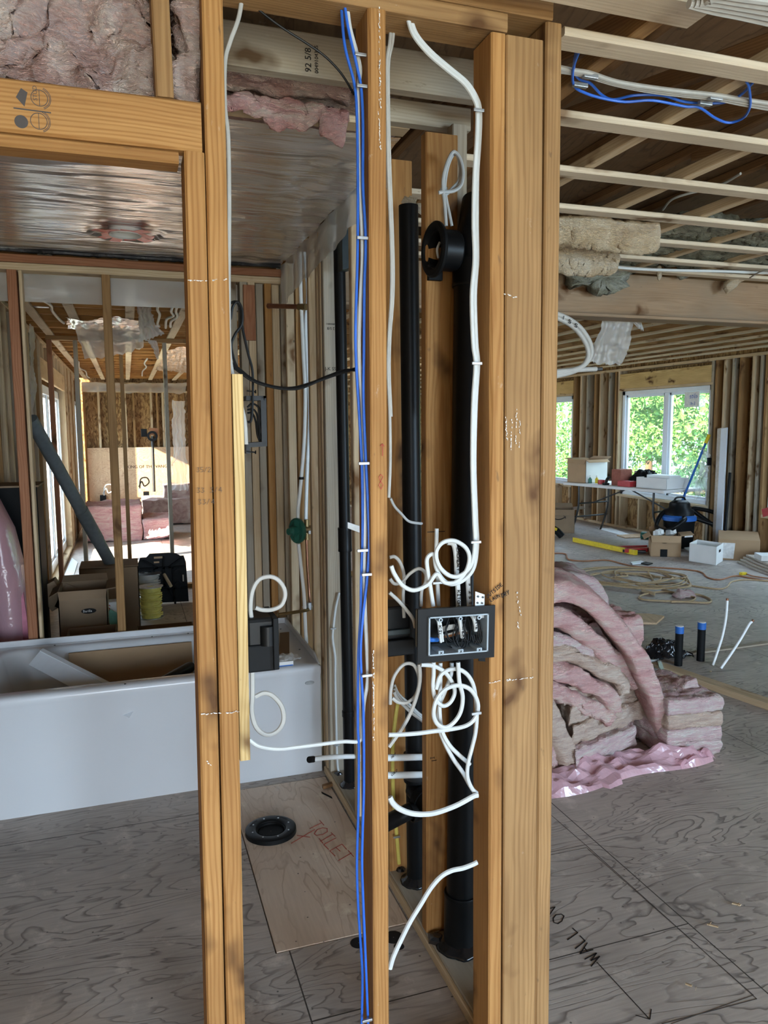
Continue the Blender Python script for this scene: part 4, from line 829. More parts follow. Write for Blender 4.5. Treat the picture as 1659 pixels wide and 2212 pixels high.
# black box beside the king stud
kb = thing('vapour_box', 'black plastic wall box right of the king stud in front of the tub', 'electrical box', aty(565, 1450, 1.62))
a, b = aty(532, 1449, 1.615), aty(596, 1330, 1.615); build('box_shell', MB().box((a.x, 1.60, a.z+.01), (b.x-.004, 1.69, b.z)), 'black', kb, .008)
build('flange', MB().box((b.x-.012, 1.585, a.z+.004), (b.x, 1.70, b.z+.002)), 'blackmat', kb, .002); build('box_band', MB().box((a.x, 1.594, a.z), (b.x-.004, 1.62, a.z+.06)), 'blackmat', kb, .004)
build('bulge', MB().cyl((b.x-.022, 1.60, a.z+.058), (b.x-.022, 1.60, a.z+.10), .016, n=18), 'black', kb)
# open frame box with black cable loop
fb = thing('low_voltage_frame', 'open black box frame holding looped black cable beside the wood strip', 'electrical box', aty(555, 965, 1.64))
mb = MB(); Yb = 1.63
for q4 in (((532, 855), (575, 855), (575, 865), (532, 865)), ((563, 855), (575, 855), (577, 963), (566, 963)), ((532, 957), (577, 954), (577, 964), (532, 967)), ((532, 966), (540, 966), (540, 980), (532, 980))):
    mb.quadbox([aty(x, y, Yb) for x, y in q4], (0, .045, 0))
build('frame', mb, 'black', fb)
for y in (846, 977): build('drywall_screw', MB().sweep([aty(533, y-2, Yb), aty(550, y, Yb-.003), aty(551, y, Yb-.003), aty(553, y, Yb-.003)], [.0015, .0015, .0035, .0042], 10), 'black', fb)
for i, pts in enumerate(([(534, 880), (545, 872), (558, 880), (563, 900), (560, 930), (565, 950)], [(534, 885), (548, 885), (556, 900), (556, 930), (560, 952)], [(534, 892), (545, 893), (552, 910), (556, 940), (562, 953)])):
    cable('black_cable_tail', '', [aty(x, y, Yb+.01+.006*i) for x, y in pts], .0022, 'black', parent=fb, flat=1.0)
# round box high on the stud between the pipes
rb = thing('round_light_box', 'round black lighting box high on the stud between the black pipes', 'electrical box', (.85, 1.95, 1.97))
c0 = aty(950, 540, 1.955); ax = V(-1, -.06, 0)
build('drum', MB().lathe(c0, ax, [(.001, -.050), (.050, -.050), (.054, -.045), (.054, .012), (.050, .014), (.047, .012), (.047, -.042), (.001, -.042)], 40), 'black', rb)
build('collar', MB().lathe(c0, ax, [(.048, .010), (.070, .010), (.073, .014), (.073, .019), (.068, .024), (.055, .024), (.048, .010)], 40), 'blackmat', rb)
q = aty(944, 594, 1.975); build('mounting_foot', MB().box((q.x-.02, 1.985, q.z-.012), (q.x+.022, 2.0, q.z+.03)), 'blackmat', rb, .002)
build('bracket_screw', MB().cyl((q.x, 1.982, q.z), (q.x, 1.986, q.z), .003, n=10), 'darksteel', rb)
build('white_wire', MB().sweep(crom([c0+ax*.0+V(0, 0, .02), c0+ax*.012+V(.004, .0, .0), c0+ax*.004+V(0, 0, -.022)], 6), .0035, 8), 'white', rb)
# ================================================================ cables on the near wall
K1 = lambda p: px2(p, 820, 1120, 3.6875)
K2 = lambda p: px2(p, 820, 1600, 3.615)
def near_cable(label, px, Y=1.56, r=.0042, mat='white', flat=1.5, group=None, name='cable', y2=None):
    r *= .86; flat = 1+(flat-1)*.5
    n = len(px); pts = [aty(x, y, Y if y2 is None else Y+(y2-Y)*i/(n-1)) for i, (x, y) in enumerate(px)]
    return cable(name, label, pts, r, mat, 'cable', flat, group, up=(1, 0, 0) if abs(px[0][1]-px[-1][1]) > abs(px[0][0]-px[-1][0]) else None)
GB = 'cables down the middle stud'
near_cable('blue cable furthest left beside the middle stud', [(737, 10), (745, 100), (765, 180), (771, 250), (773, 400), (772, 560), (768, 700), (769, 780), (776, 900), (782, 1020), (783, 1150), (780, 1250), (779, 1330), (774, 1420), (773, 1560), (775, 1620), (774, 1750), (771, 1871), (774, 1962), (780, 2052), (783, 2112), (781, 2230)], 1.548, .0036, 'blue', 1, GB, 'data_cable')
near_cable('blue cable nearest the middle stud, clipped to its edge', [(744, 8), (752, 60), (770, 140), (780, 190), (784, 270), (784, 400), (790, 520), (787, 620), (786, 760), (785, 860), (790, 990), (795, 1100), (797, 1180), (792, 1260), (784, 1330), (779, 1400), (781, 1470), (785, 1540), (786, 1692), (783, 1800), (782, 1871), (785, 1960), (790, 2082), (796, 2230)], 1.538, .0036, 'blue', 1, GB, 'data_cable')
near_cable('white cable running between the two blue ones down the middle stud', [(750, 14), (756, 60), (770, 112), (778, 150), (774, 200), (775, 330), (781, 470), (783, 560), (778, 660), (776, 770), (783, 880), (788, 1000), (789, 1100), (787, 1218), (789, 1320), (794, 1440), (793, 1480), (786, 1520), (783, 1570), (778, 1600), (740, 1602), (690, 1608), (640, 1614), (600, 1618), (560, 1612), (538, 1598)], 1.55, .0042, 'white', 1.4, GB)
near_cable('thin black cable drooping from the top plate to the middle stud', [(530, -10), (560, 22), (610, 60), (660, 92), (700, 120), (730, 150), (748, 175), (765, 205)], 1.60, .0028, 'black', 1)
near_cable('dusty white cable on the right side of the king stud', [(523, -5), (515, 40), (497, 90), (486, 135), (486, 230), (493, 300), (495, 450), (494, 620), (496, 760), (507, 830), (527, 900), (532, 960)], 1.585, .0040, 'offwhite', 1.5)
near_cable('pair of dusty cables right of the middle stud, first', [(846, 30), (842, 90), (836, 130), (836, 200), (838, 350), (845, 540), (845, 640), (840, 720), (838, 800), (842, 900), (843, 1000), (840, 1075)], 1.60, .0036, 'offwhite', 1.3, 'dusty cable pair right of the middle stud')
near_cable('pair of dusty cables right of the middle stud, second', [(852, 32), (848, 90), (840, 130), (839, 200), (842, 350), (849, 540), (849, 640), (843, 720), (841, 800), (845, 900)], 1.60, .0036, 'offwhite', 1.3, 'dusty cable pair right of the middle stud')
GC = 'white cable pair on the corner post'
near_cable('left white cable of the pair swooping onto the corner post, ending in a loop', [(880, 36), (893, 75), (925, 115), (968, 152), (1002, 180), (1023, 212), (1031, 240), (1030, 300), (1025, 380), (1023, 480), (1025, 560), (1019, 640), (1022, 740), (1027, 787), (1022, 870), (1020, 1000), (1024, 1120), (1026, 1170), (1020, 1215), (1000, 1240), (975, 1245), (950, 1225), (942, 1195), (955, 1173), (980, 1168), (1005, 1182), (1014, 1205), (1006, 1235), (985, 1257), (960, 1258), (943, 1240), (925, 1262), (895, 1275), (870, 1265), (852, 1240), (845, 1222)], 1.545, .0046, 'white', 1.5, GC)
near_cable('right white cable of the pair swooping from the top plate to the corner post', [(886, 36), (900, 75), (932, 113), (975, 150), (1008, 178), (1029, 210), (1037, 240), (1036, 300), (1031, 380), (1030, 480), (1031, 560), (1026, 640), (1029, 740), (1033, 787), (1028, 870), (1025, 1000), (1029, 1120), (1031, 1175), (1024, 1225), (1003, 1252), (975, 1262), (955, 1250), (942, 1225), (938, 1200), (930, 1198), (922, 1210), (925, 1240), (930, 1270), (936, 1310)], 1.552, .0046, 'white', 1.5, GC)
near_cable('white cable straight down the stud face from the knot to the box', K1([(455, 80), (452, 260), (458, 400), (462, 520), (466, 620), (470, 700)]), 1.62, .0045, 'white', 1.6)
LC = near_cable('white cable handwritten LAUNDRY entering the box top', K1([(540, 190), (585, 200), (605, 260), (613, 360), (615, 460), (624, 560), (628, 700)]), 1.575, .0058, 'white', 1.5)
q = aty(*K1([(617, 235)])[0], 1.566); build('handwriting', strokes('LAUNDRY', q, V(0, 0, -.0065), V(.0062, 0, 0), .0014, 1.2), 'ink', LC); q = aty(*K1([(622, 575)])[0], 1.566); build('handwriting', strokes('KITCH', q, V(0, 0, -.0062), V(.0062, 0, 0), .0014, 1.2), 'ink', LC)
LD = near_cable('white cable with black writing entering the box beside the post', K1([(735, 290), (712, 400), (704, 480), (708, 580), (714, 700)]), 1.572, .0056, 'white', 1.5)
q = aty(*K1([(713, 520)])[0], 1.563); build('handwriting', strokes('S. 2 5 T LX', q, V(0, 0, -.0055), V(.0062, 0, 0), .0013, 1.1), 'ink', LD)
near_cable('grey looped cable coming from the middle stud to the box top', K1([(82, 480), (120, 520), (180, 505), (240, 440), (310, 400), (360, 430), (365, 500), (335, 580), (330, 700)]), 1.60, .0040, 'offwhite', 1.3)
near_cable('grey cable loop hanging behind the middle stud beside the black pipe', K1([(80, 310), (120, 305), (160, 345), (188, 420), (195, 500), (188, 600), (190, 700), (195, 790)]), 1.64, .0042, 'offwhite', 1.3)
near_cable('white cable slanting from the middle stud to the left of the box', K1([(78, 590), (150, 655), (215, 730), (265, 800), (285, 870)]), 1.59, .0042, 'offwhite', 1.3)
near_cable('thin white cable crossing the black pipe high up', px2([(80, 1790), (110, 1850), (160, 1905), (215, 1960), (290, 1975), (310, 1976)], 820, 550, 3.4025), 1.95, .0040, 'white', 1.2, y2=1.99)
GL = 'white cables looping under the switch box'
near_cable('white cable making the left loop under the switch box', K1([(330, 1165), (430, 1175), (520, 1225), (580, 1310), (598, 1390), (560, 1468), (500, 1492), (445, 1435), (425, 1340), (430, 1240), (430, 1145)]), 1.548, .0048, 'white', 1.4, GL)
near_cable('white cable making the big lowest loop, running left to the middle stud', K1([(625, 1145), (635, 1300), (662, 1420), (645, 1540), (590, 1625), (520, 1665), (455, 1630), (430, 1550), (455, 1440), (525, 1360), (620, 1330), (705, 1350), (760, 1410), (785, 1500), (760, 1590), (690, 1650), (560, 1680), (430, 1695), (300, 1712), (160, 1722), (70, 1724)]), 1.535, .0050, 'white', 1.4, GL)
near_cable('white cable arching right and down the corner post to the drilled hole', K1([(450, 1360), (480, 1260), (540, 1210), (620, 1200), (690, 1235), (740, 1310), (765, 1420), (775, 1560), (765, 1700), (735, 1830), (705, 1950), (700, 2060), (735, 2150), (775, 2190)]), 1.545, .0048, 'white', 1.4, GL)
near_cable('white cable dropping straight from the box then slanting to the post', K1([(485, 1150), (485, 1300), (478, 1420), (480, 1560), (500, 1700), (560, 1810), (640, 1890), (720, 1960)]), 1.565, .0046, 'white', 1.5, GL)
near_cable('white cable beside the straight one, ending at the drilled hole in the post', K1([(575, 1150), (570, 1240), (520, 1380), (475, 1500), (472, 1650), (520, 1790), (590, 1920), (660, 2020), (710, 2110), (755, 2180)]), 1.57, .0046, 'white', 1.5, GL)
near_cable('grey cable ring left of the switch box', K1([(85, 1480), (90, 1360), (120, 1250), (190, 1165), (260, 1160), (300, 1215), (315, 1310), (285, 1410), (220, 1465), (150, 1465), (100, 1430)]), 1.60, .0042, 'offwhite', 1.3)
near_cable('grey cable slanting from the box corner down to the middle stud', K1([(315, 1160), (322, 1260), (305, 1380), (250, 1540), (180, 1670), (75, 1820)]), 1.585, .0046, 'offwhite', 1.4)
for i in range(3): near_cable(['uppermost', 'middle', 'lowest'][i]+' of three white cables slanting behind the black drain pipe', K1([(115, 1325+i*28), (150, 1400+i*22), (230, 1475+i*25), (300, 1545+i*18), (352, 1585+i*18)]), 2.18-.02*i, .0056, 'white', 1.2, 'three slanting cables behind the drain pipe')
near_cable('white flat cable sagging from the drilled post to the middle stud', K2([(768, 425), (730, 435), (600, 505), (450, 560), (350, 575), (250, 568), (160, 535), (105, 490), (78, 440)]), 1.535, .0058, 'white', 1.6)
near_cable('white cable from the low hole in the post curving to the floor', K2([(762, 948), (730, 965), (650, 995), (560, 1015), (480, 1060), (400, 1150), (320, 1280), (240, 1410), (170, 1550), (110, 1680), (80, 1780)]), 1.535, .0056, 'white', 1.5)
near_cable('yellow cable running down behind the middle stud to the plate', [(863, 1500), (856, 1540), (850, 1590), (848, 1640), (850, 1725), (855, 1780), (862, 1866)], 2.335, .0062, 'yellowc', 1.5)
near_cable('thin white cable stapled down the printed stud beside the slim drain pipe', px2([(932, 480), (905, 600), (885, 760), (880, 850), (900, 1000), (900, 1150), (905, 1400), (912, 1700), (918, 1850), (930, 1920)], 480, 1150, 3.687), 3.135, .0048, 'white', 1.5)
near_cable('double black cable slung from the king stud to the blue cables, upper', [(497, 655), (510, 652), (520, 668), (522, 700), (535, 760), (545, 800), (546, 850), (543, 905), (535, 912)], 1.62, .0032, 'black', 1)
near_cable('black cable slung low from the king stud across to the blue cables', [(500, 790), (520, 805), (545, 822), (580, 834), (615, 840), (650, 838), (690, 822), (730, 808), (768, 796)], 1.60, .0034, 'black', 1)
near_cable('second black cable slung just above the low one', [(500, 783), (520, 800), (550, 822), (590, 835), (630, 838), (670, 828), (710, 812), (745, 800), (772, 800)], 1.61, .0034, 'black', 1)
near_cable('looped black cable behind the king stud', [(498, 690), (503, 662), (514, 652), (523, 670), (522, 700), (508, 722), (500, 745), (505, 775), (515, 800)], 1.615, .0032, 'black', 1)
near_cable('grey cable loop above the black box by the king stud', px2([(240, 800), (235, 700), (225, 600), (240, 470), (290, 380), (370, 352), (440, 375), (490, 440), (500, 510), (470, 580), (400, 615), (320, 618), (265, 600)], 480, 1150, 3.687), 1.62, .0045, 'offwhite', 1.5)
near_cable('grey cable loop under the black box by the king stud', px2([(240, 1105), (240, 1300), (235, 1420), (265, 1540), (330, 1605), (400, 1605), (460, 1560), (490, 1480), (470, 1380), (400, 1300), (330, 1280), (262, 1310)], 480, 1150, 3.687), 1.61, .0050, 'offwhite', 1.5)
near_cable('white cable looping into the round lighting box', px2([(530, 1800), (520, 1650), (505, 1500), (510, 1400), (545, 1280), (590, 1210), (640, 1260), (665, 1370), (650, 1470), (590, 1520), (500, 1530), (470, 1535)], 820, 0, 3.6875), 1.93, .0048, 'white', 1.4)
near_cable('second white cable looping into the round lighting box', px2([(575, 1800), (555, 1700), (530, 1580), (520, 1480), (540, 1340), (580, 1240), (620, 1240), (640, 1340), (630, 1440), (580, 1500), (540, 1540), (500, 1560)], 820, 0, 3.6875), 1.94, .0045, 'white', 1.4)
near_cable('short cable entering the stud above the round box', px2([(480, 1540), (500, 1500), (540, 1500)], 820, 0, 3.6875), 1.96, .004, 'white', 1.4)
def clip(x, y, Y, w_=.012, h_=.006, lab=''):
    a = aty(x, y, Y); o = tag(build('cable_staple', MB().box((a.x-w_, a.y-.003, a.z-h_/2), (a.x+w_, a.y+.002, a.z+h_/2)), 'steel', bevel=.0008), lab, 'staple', 'cable staples')
for x, y, Y, l in ((779, 118, 1.535, 'highest staple over the cables left of the middle stud'), (783, 186, 1.53, 'staple over blue and white cable just below the highest one on the middle stud'), (783, 514, 1.53, 'staple on the middle stud cables level with the round lighting box'), (786, 1001, 1.53, 'staple on the middle stud cables above the nail plate'),
                (783, 1189, 1.53, 'staple on the middle stud cables below the nail plate'), (793, 1241, 1.525, 'staple gripping the blue cable above the switch box height'), (793, 1459, 1.525, 'staple on the middle stud cables just below switch box height'), (793, 2204, 1.525, 'lowest staple on the middle stud near the floor'),
                (1034, 238, 1.53, 'highest staple over the white pair on the corner post'), (1030, 785, 1.53, 'staple over the white pair halfway up the corner post'), (1028, 1171, 1.53, 'staple over the white pair just above the big cable loop'), (1029, 1541, 1.525, 'staple on the corner post below the switch box'),
                (945, 1259, 1.60, 'small staple on the straight cable above the switch box'), (720, 1358, 3.12, 'staple on the thin cable by the slim drain pipe'), (727, 1610, 3.12, 'staple near the foot of the thin cable by the slim drain pipe'), (857, 1808, 2.32, 'staple on the yellow cable')): clip(x, y, Y, lab=l)
tag(build('cable_tie', MB().lathe(aty(651, 1033, 3.61), (0, 0, 1), [(.011, -.006), (.014, -.006), (.014, .006), (.011, .006)], 18), 'black'), 'black pipe clip around the left white riser', 'clip')
# toilet flange on the new plywood panel
tf = thing('toilet_flange', 'round black toilet flange on the tan plywood panel', 'toilet flange', (.468, 2.80, 0))
c = (.468, 2.80, .001); build('ring', MB().lathe(c, (0, 0, 1), [(.052, .010), (.060, .017), (.066, .019), (.092, .019), (.098, .016), (.099, .0), (.05, .0)], 56), 'black', tf)
build('bowl_neck', MB().lathe(c, (0, 0, 1), [(.056, .016), (.050, -.0), (.047, .004), (.001, .004)], 48), 'blackmat', tf)
def arc(a0, a1, r0, r1, z0, z1, n=14):
    mb = MB()
    for i in range(n):
        t, u = a0+(a1-a0)*i/n, a0+(a1-a0)*(i+1)/n
        mb.hexa([V(c[0]+r*math.cos(v), c[1]+r*math.sin(v), z) for z in (z0, z1) for r, v in ((r0, t), (r1, t), (r1, u), (r0, u))])
    return mb
for a0 in (.5, 2.1, 3.7, 5.2): build('bolt_slot', arc(a0, a0+.62, .078, .086, .0192, .0202), 'ink', tf)
for k_ in range(8): a = k_*.785+.2; build('flange_screw', MB().cyl((c[0]+.074*math.cos(a), c[1]+.074*math.sin(a), .0185), (c[0]+.074*math.cos(a), c[1]+.074*math.sin(a), .0215), .0035, n=12), 'steel', tf)
# holes and tar by the plate
def blob(name, lab, x, y, r, z=.0, mat='tar', cat='sealant', h=.01):
    q = atz(x, y, z); mb = MB(); lp = []
    for rr_, hh in ((1, 0), (.8, .6), (.4, 1), (.05, .9)): lp.append([V(q.x+r*rr_*(1+.45*mn.noise((math.cos(i*.42)*1.7, math.sin(i*.42)*1.7, x)))*math.cos(i*.42), q.y+r*rr_*(1+.45*mn.noise((math.cos(i*.42)*1.7, math.sin(i*.42)*1.7, x)))*math.sin(i*.42), z+h*hh) for i in range(15)])
    mb.loft(lp, True, True); return tag(build(name, mb, mat), lab, cat)
blob('sealant_lump', 'lump of black sealant by the yellow cable foot', 863, 1876, .022, .038, h=.012); blob('sealant_lump', 'ragged black sealant at the foot of the stud between the pipes', 945, 2030, .030, .038, h=.014)
blob('sealant_lump', 'small black sealant smear at the bottom of the corner post', 1016, 2170, .018, .0, h=.004); blob('sealant_lump', 'black sealant where the thin cable enters the plate by the tub', 731, 1672, .016, .038, h=.010)
for x, y, r, l in ((775, 2037, .026, 'dark drilled hole in the floor left of the blue cables'), (850, 2025, .030, 'larger drilled floor hole right of the middle stud'), (862, 2045, .016, 'small drilled floor hole right of the larger one')):
    q = atz(x, y); tag(build('floor_hole', MB().lathe(q, (0, 0, 1), [(r, .0008), (r*.96, .0012), (.001, .0006)], 28), 'ink'), l, 'hole')
# ================================================================ cables and piping on the right ceiling
def ceil_cable(label, px, z, r=.0045, mat='offwhite', flat=1.3, group=None, name='cable'): return cable(name, label, [atz(x, y, z if not isinstance(z, (list, tuple)) else z[i]) for i, (x, y) in enumerate(px)], r, mat, 'cable', flat, group)
GR = 'white cables clipped across the right ceiling'
for i in range(3): ceil_cable(['lowest', 'middle', 'highest'][i]+' of the three white cables strung across the joists', [(1200, 152-4*i), (1240, 158-3*i), (1275, 166-4*i), (1330, 182-3*i), (1400, 196-4*i), (1470, 205-4*i), (1545, 213-4*i), (1600, 224-5*i), (1680, 238-6*i)], 2.425, .0050, 'offwhite', 1.2, GR)
ceil_cable('blue cable sagging under the white ones across the right ceiling, upper', [(1256, 78), (1245, 110), (1240, 150), (1250, 170), (1275, 180), (1300, 205), (1325, 215), (1370, 206), (1430, 206), (1480, 220), (1530, 223), (1570, 220), (1600, 205), (1625, 180), (1632, 170)], 2.43, .0035, 'blue', 1, None, 'data_cable')
ceil_cable('blue cable with the big hanging loop at the right', [(1272, 80), (1252, 110), (1238, 150), (1240, 185), (1262, 200), (1300, 212), (1350, 220), (1410, 217), (1480, 230), (1510, 232), (1545, 255), (1575, 265), (1605, 255), (1620, 230), (1618, 190), (1612, 175)], 2.42, .0035, 'blue', 1, None, 'data_cable')
for i in range(5): ceil_cable(['first', 'second', 'third', 'fourth', 'fifth'][i]+' silvery cable of the bundle in the top right corner', [(1488+12*i, 8-2*i), (1540, 22-9*i), (1600, 34-10*i), (1680, 52-12*i)], 2.37, .0075, 'offwhite', 1.2, 'cable bundle in the top right corner')
ceil_cable('thin white cable sagging between the joists beyond the third strap', [(1432, 453), (1450, 432), (1480, 420), (1520, 410), (1560, 398), (1600, 375)], 2.52, .0045, 'white', 1.2)
ceil_cable('white cable running along the last strap before the beam', [(1290, 568), (1340, 578), (1400, 582), (1470, 584), (1560, 586), (1660, 590)], 2.39, .006, 'white', 1.2)
ceil_cable('stray cable loop tangled over the beam at the right edge', [(1620, 600), (1640, 588), (1665, 582), (1680, 590)], 2.38, .004, 'offwhite', 1)
for i, (x, y) in enumerate(((1275, 166), (1253, 185), (1545, 213), (1523, 224))): q = atz(x, y, 2.418); tag(build('cable_clip', MB().box((q.x-.02, q.y-.006, q.z-.004), (q.x+.02, q.y+.006, q.z+.006)), 'steel', bevel=.001), ['clip on the white cables nearest the corner post', 'clip on the blue cables nearest the corner post', 'clip on the white cables at the second joist', 'clip on the blue cables at the second joist'][i], 'clip')
# ceiling insulation pieces on the right
def cz(x, y, z=2.40): return atz(x, y, z)
def sheet(name, lab, pts_top, pts_bot, mat, th=.05, amp=.02, fr=8, sd=0, nu=34, nv=14, sag=.03):
    a, b = crom(pts_top, 10), crom(pts_bot, 10); m = min(len(a), len(b)); mb = MB()
    def f(u, v):
        k_ = u*(m-1); i = min(int(k_), m-2); t = k_-i; p = a[i].lerp(a[i+1], t); q = b[i].lerp(b[i+1], t); r_ = p.lerp(q, v); r_.z -= sag*math.sin(math.pi*v); return r_+nz(r_, fr, amp, sd)
    mb.grid(f, nu, nv); return tag(build(name, mb, mat, smooth=True, solid=th), lab, INS)
sheet('ceiling_insulation', 'cream insulation batt hanging between straps beside the corner post', [cz(1195, 468, 2.43), cz(1300, 470, 2.43), cz(1415, 482, 2.43)], [cz(1195, 505, 2.41), cz(1290, 520, 2.38), cz(1405, 520, 2.40)], 'cream', .05, .022, 5, 1, 60, 24, .06)
sheet('ceiling_insulation', 'lower cream insulation batt drooping in folds beside the corner post', [cz(1195, 520, 2.42), cz(1260, 530, 2.41), cz(1340, 530, 2.41)], [cz(1195, 560, 2.36), cz(1260, 568, 2.34), cz(1315, 560, 2.37)], 'cream', .06, .022, 6, 2, 60, 24, .07)
sheet('ceiling_insulation', 'green grey mineral wool spread above the straps before the beam', [cz(1400, 492, 2.485), cz(1500, 472, 2.485), cz(1620, 480, 2.485), cz(1700, 490, 2.485)], [cz(1380, 555, 2.475), cz(1480, 570, 2.475), cz(1600, 568, 2.475), cz(1700, 556, 2.475)], 'rock', .05, .018, 14, 3, 90, 34, .0)
sheet('ceiling_insulation', 'green grey mineral wool filling the bay behind the cream batts', [cz(1200, 535, 2.48), cz(1300, 530, 2.48), cz(1420, 530, 2.48)], [cz(1200, 580, 2.47), cz(1300, 582, 2.47), cz(1420, 580, 2.47)], 'rock', .05, .018, 14, 8, 60, 26, .0)
def hangpiece(name, lab, px, Y, mat, amp=.012, sd=0, th=.05):
    ps = [aty(x, y, Y) for x, y in px]; c_ = sum(ps, V(0, 0, 0))/len(ps); mb = MB(); n = len(ps)*6; out = crom(ps+[ps[0]], 6)[:n]; lp = []
    for d_, f in ((-.5, .01), (-.5, .5), (-.42, .85), (0, 1), (.42, .85), (.5, .5), (.5, .01)): lp.append([c_.lerp(q, f)+V(0, d_*th, 0)+nz(c_.lerp(q, f)+V(0, d_*th, 0), 16, amp, sd) for q in out])
    mb.loft(lp, True, True); return tag(build(name, mb, mat, smooth=True), lab, INS)
hangpiece('hanging_mineral_wool', 'ragged lump of green grey mineral wool hanging over the beam', [(1215, 590), (1260, 572), (1360, 570), (1358, 600), (1335, 635), (1300, 638), (1270, 618), (1240, 615)], 3.70, 'rock', .035, 3, .10)
hangpiece('hanging_mineral_wool', 'small tuft of green mineral wool hanging on the beam', [(1455, 584), (1495, 582), (1492, 598), (1470, 604)], 3.72, 'rock', .012, 4, .04)
hangpiece('hanging_insulation', 'torn cream insulation hanging over the beam near the right edge', [(1525, 580), (1570, 575), (1659, 540), (1690, 575), (1640, 590), (1600, 605), (1572, 632), (1562, 620), (1572, 596), (1540, 596)], 3.70, 'cream', .02, 5, .06)
hangpiece('hanging_insulation', 'thin pale wisp of insulation hanging from the last strap', [(1418, 575), (1426, 574), (1428, 598), (1422, 606)], 3.62, 'cream', .006, 6, .015)
# poly flap and water line loop under the beam
def hfilm(name, lab, q4, mat='polyhang', amp=.02, sd=0, nu=24, nv=30):
    P4 = [Vector(p) for p in q4]; mb = MB(); mb.grid(lambda u, v: (lambda q: q+nz(q, 5, amp, sd)+V(0, .012*math.sin(u*22+v*3), .006*math.sin(u*40)*v))(P4[0].lerp(P4[1], u).lerp(P4[3].lerp(P4[2], u), v)), nu, nv)
    return tag(build(name, mb, mat, smooth=True), lab, 'plastic film')
hfilm('hanging_film', 'whitish plastic film hanging below the big beam', [aty(1300, 683, 3.95), aty(1368, 686, 3.98), aty(1340, 792, 4.0), aty(1276, 788, 3.95)], sd=2, amp=.03)
hfilm('hanging_film', 'small curled corner of film stuck under the beam', [aty(1355, 683, 3.95), aty(1376, 686, 3.98), aty(1386, 716, 4.0), aty(1378, 708, 3.95)], sd=3, amp=.01)
for i in range(2):
    lab = 'outer white water line bent round beside the corner post' if i == 0 else 'inner white water line bent round beside the corner post'
    cable('water_line', lab, [aty(x-7*i, y+6*i, 3.0) for x, y in ((1150, 670), (1200, 677), (1245, 700), (1272, 735), (1277, 765), (1262, 788), (1235, 800), (1190, 810))], .011, 'offwhite', 'pipe', 1, 'bent water lines', n=12)
wl_ = cable('water_line', 'white water line with dark crimped end pointing right under the beam', [aty(x, y, 3.0) for x, y in ((1140, 812), (1200, 803), (1250, 799), (1288, 797))], .011, 'offwhite', 'pipe', 1, n=12)
build('crimp_end', MB().cyl(aty(1287, 797, 3.0), aty(1300, 797, 3.0), .008, n=12), 'darksteel', wl_)
cable('water_line', 'lowest white water line drooping beside the corner post', [aty(x, y, 3.0) for x, y in ((1140, 825), (1190, 815), (1215, 808), (1240, 800))], .010, 'offwhite', 'pipe', 1, n=12)
build('pipe_print', strokes('1 5 5 ', aty(1214, 688, 2.985), V(.012, 0, -.006), V(.004, 0, .014), .003), 'ink', wl_)
# ================================================================ insulation pile on the right floor
GP = 'insulation pile on the plywood floor'
def pil(o, lab): return tag(o, lab, INS, GP)
E1 = V(.50, .17, 0); E2 = V(.20, .62, 0); C0 = V(1.86, 2.83, 0)
def blk(c, z0, z1, e1=E1, e2=E2): return [c+V(0, 0, z0), c+e1+V(0, 0, z0), c+e1+e2+V(0, 0, z0), c+e2+V(0, 0, z0)]+[c+V(0, 0, z1), c+e1+V(0, 0, z1), c+e1+e2+V(0, 0, z1), c+e2+V(0, 0, z1)]
pil(fluff('insulation_batt', blk(C0+V(-.01, -.01, 0), .012, .12, E1*.86), 'pinkpale', amp=.010, fr=14, res=.011, sd=1, layer=2), 'pale lilac pink batt, bottom of the front stack on the plastic bag')
pil(fluff('insulation_batt', blk(C0+V(.0, .03, 0), .12, .215, E1), 'pinktan', amp=.014, fr=12, res=.011, sd=2, layer=3), 'tan pink batt, second from bottom in the front stack')
pil(fluff('insulation_batt', blk(C0+V(-.01, .05, 0), .215, .30, E1), 'pinktan', amp=.016, fr=12, res=.011, sd=3, layer=3), 'tan fibrous batt, third from bottom in the front stack, ragged right edge')
pil(fluff('insulation_batt', blk(C0+V(-.02, .08, 0), .30, .375, E1*.94), 'pinktan', amp=.020, fr=10, res=.012, sd=4, layer=2), 'brownish folded batt closing the front stack')
Bc = V(2.345, 2.82, 0); F1 = V(.285, -.03, 0); F2 = V(.02, .42, 0)
for i, (z0, z1, m, l) in enumerate(((.006, .075, 'pinkpale', 'lowest layer of the neat square insulation stack at the right'), (.075, .145, 'pinkpale', 'second layer of the neat square insulation stack'), (.145, .215, 'pinktan', 'third layer of the neat square insulation stack'), (.215, .285, 'pinkpale', 'top layer of the neat square insulation stack with whitish top'))):
    pil(fluff('insulation_batt', blk(Bc, z0, z1, F1, F2), m, amp=.008, fr=22, res=.009, sd=5+i, layer=1), l)
hangp = [aty(x, y, 3.0) for x, y in ((1525, 1490), (1545, 1462), (1562, 1488), (1570, 1500), (1540, 1502))]
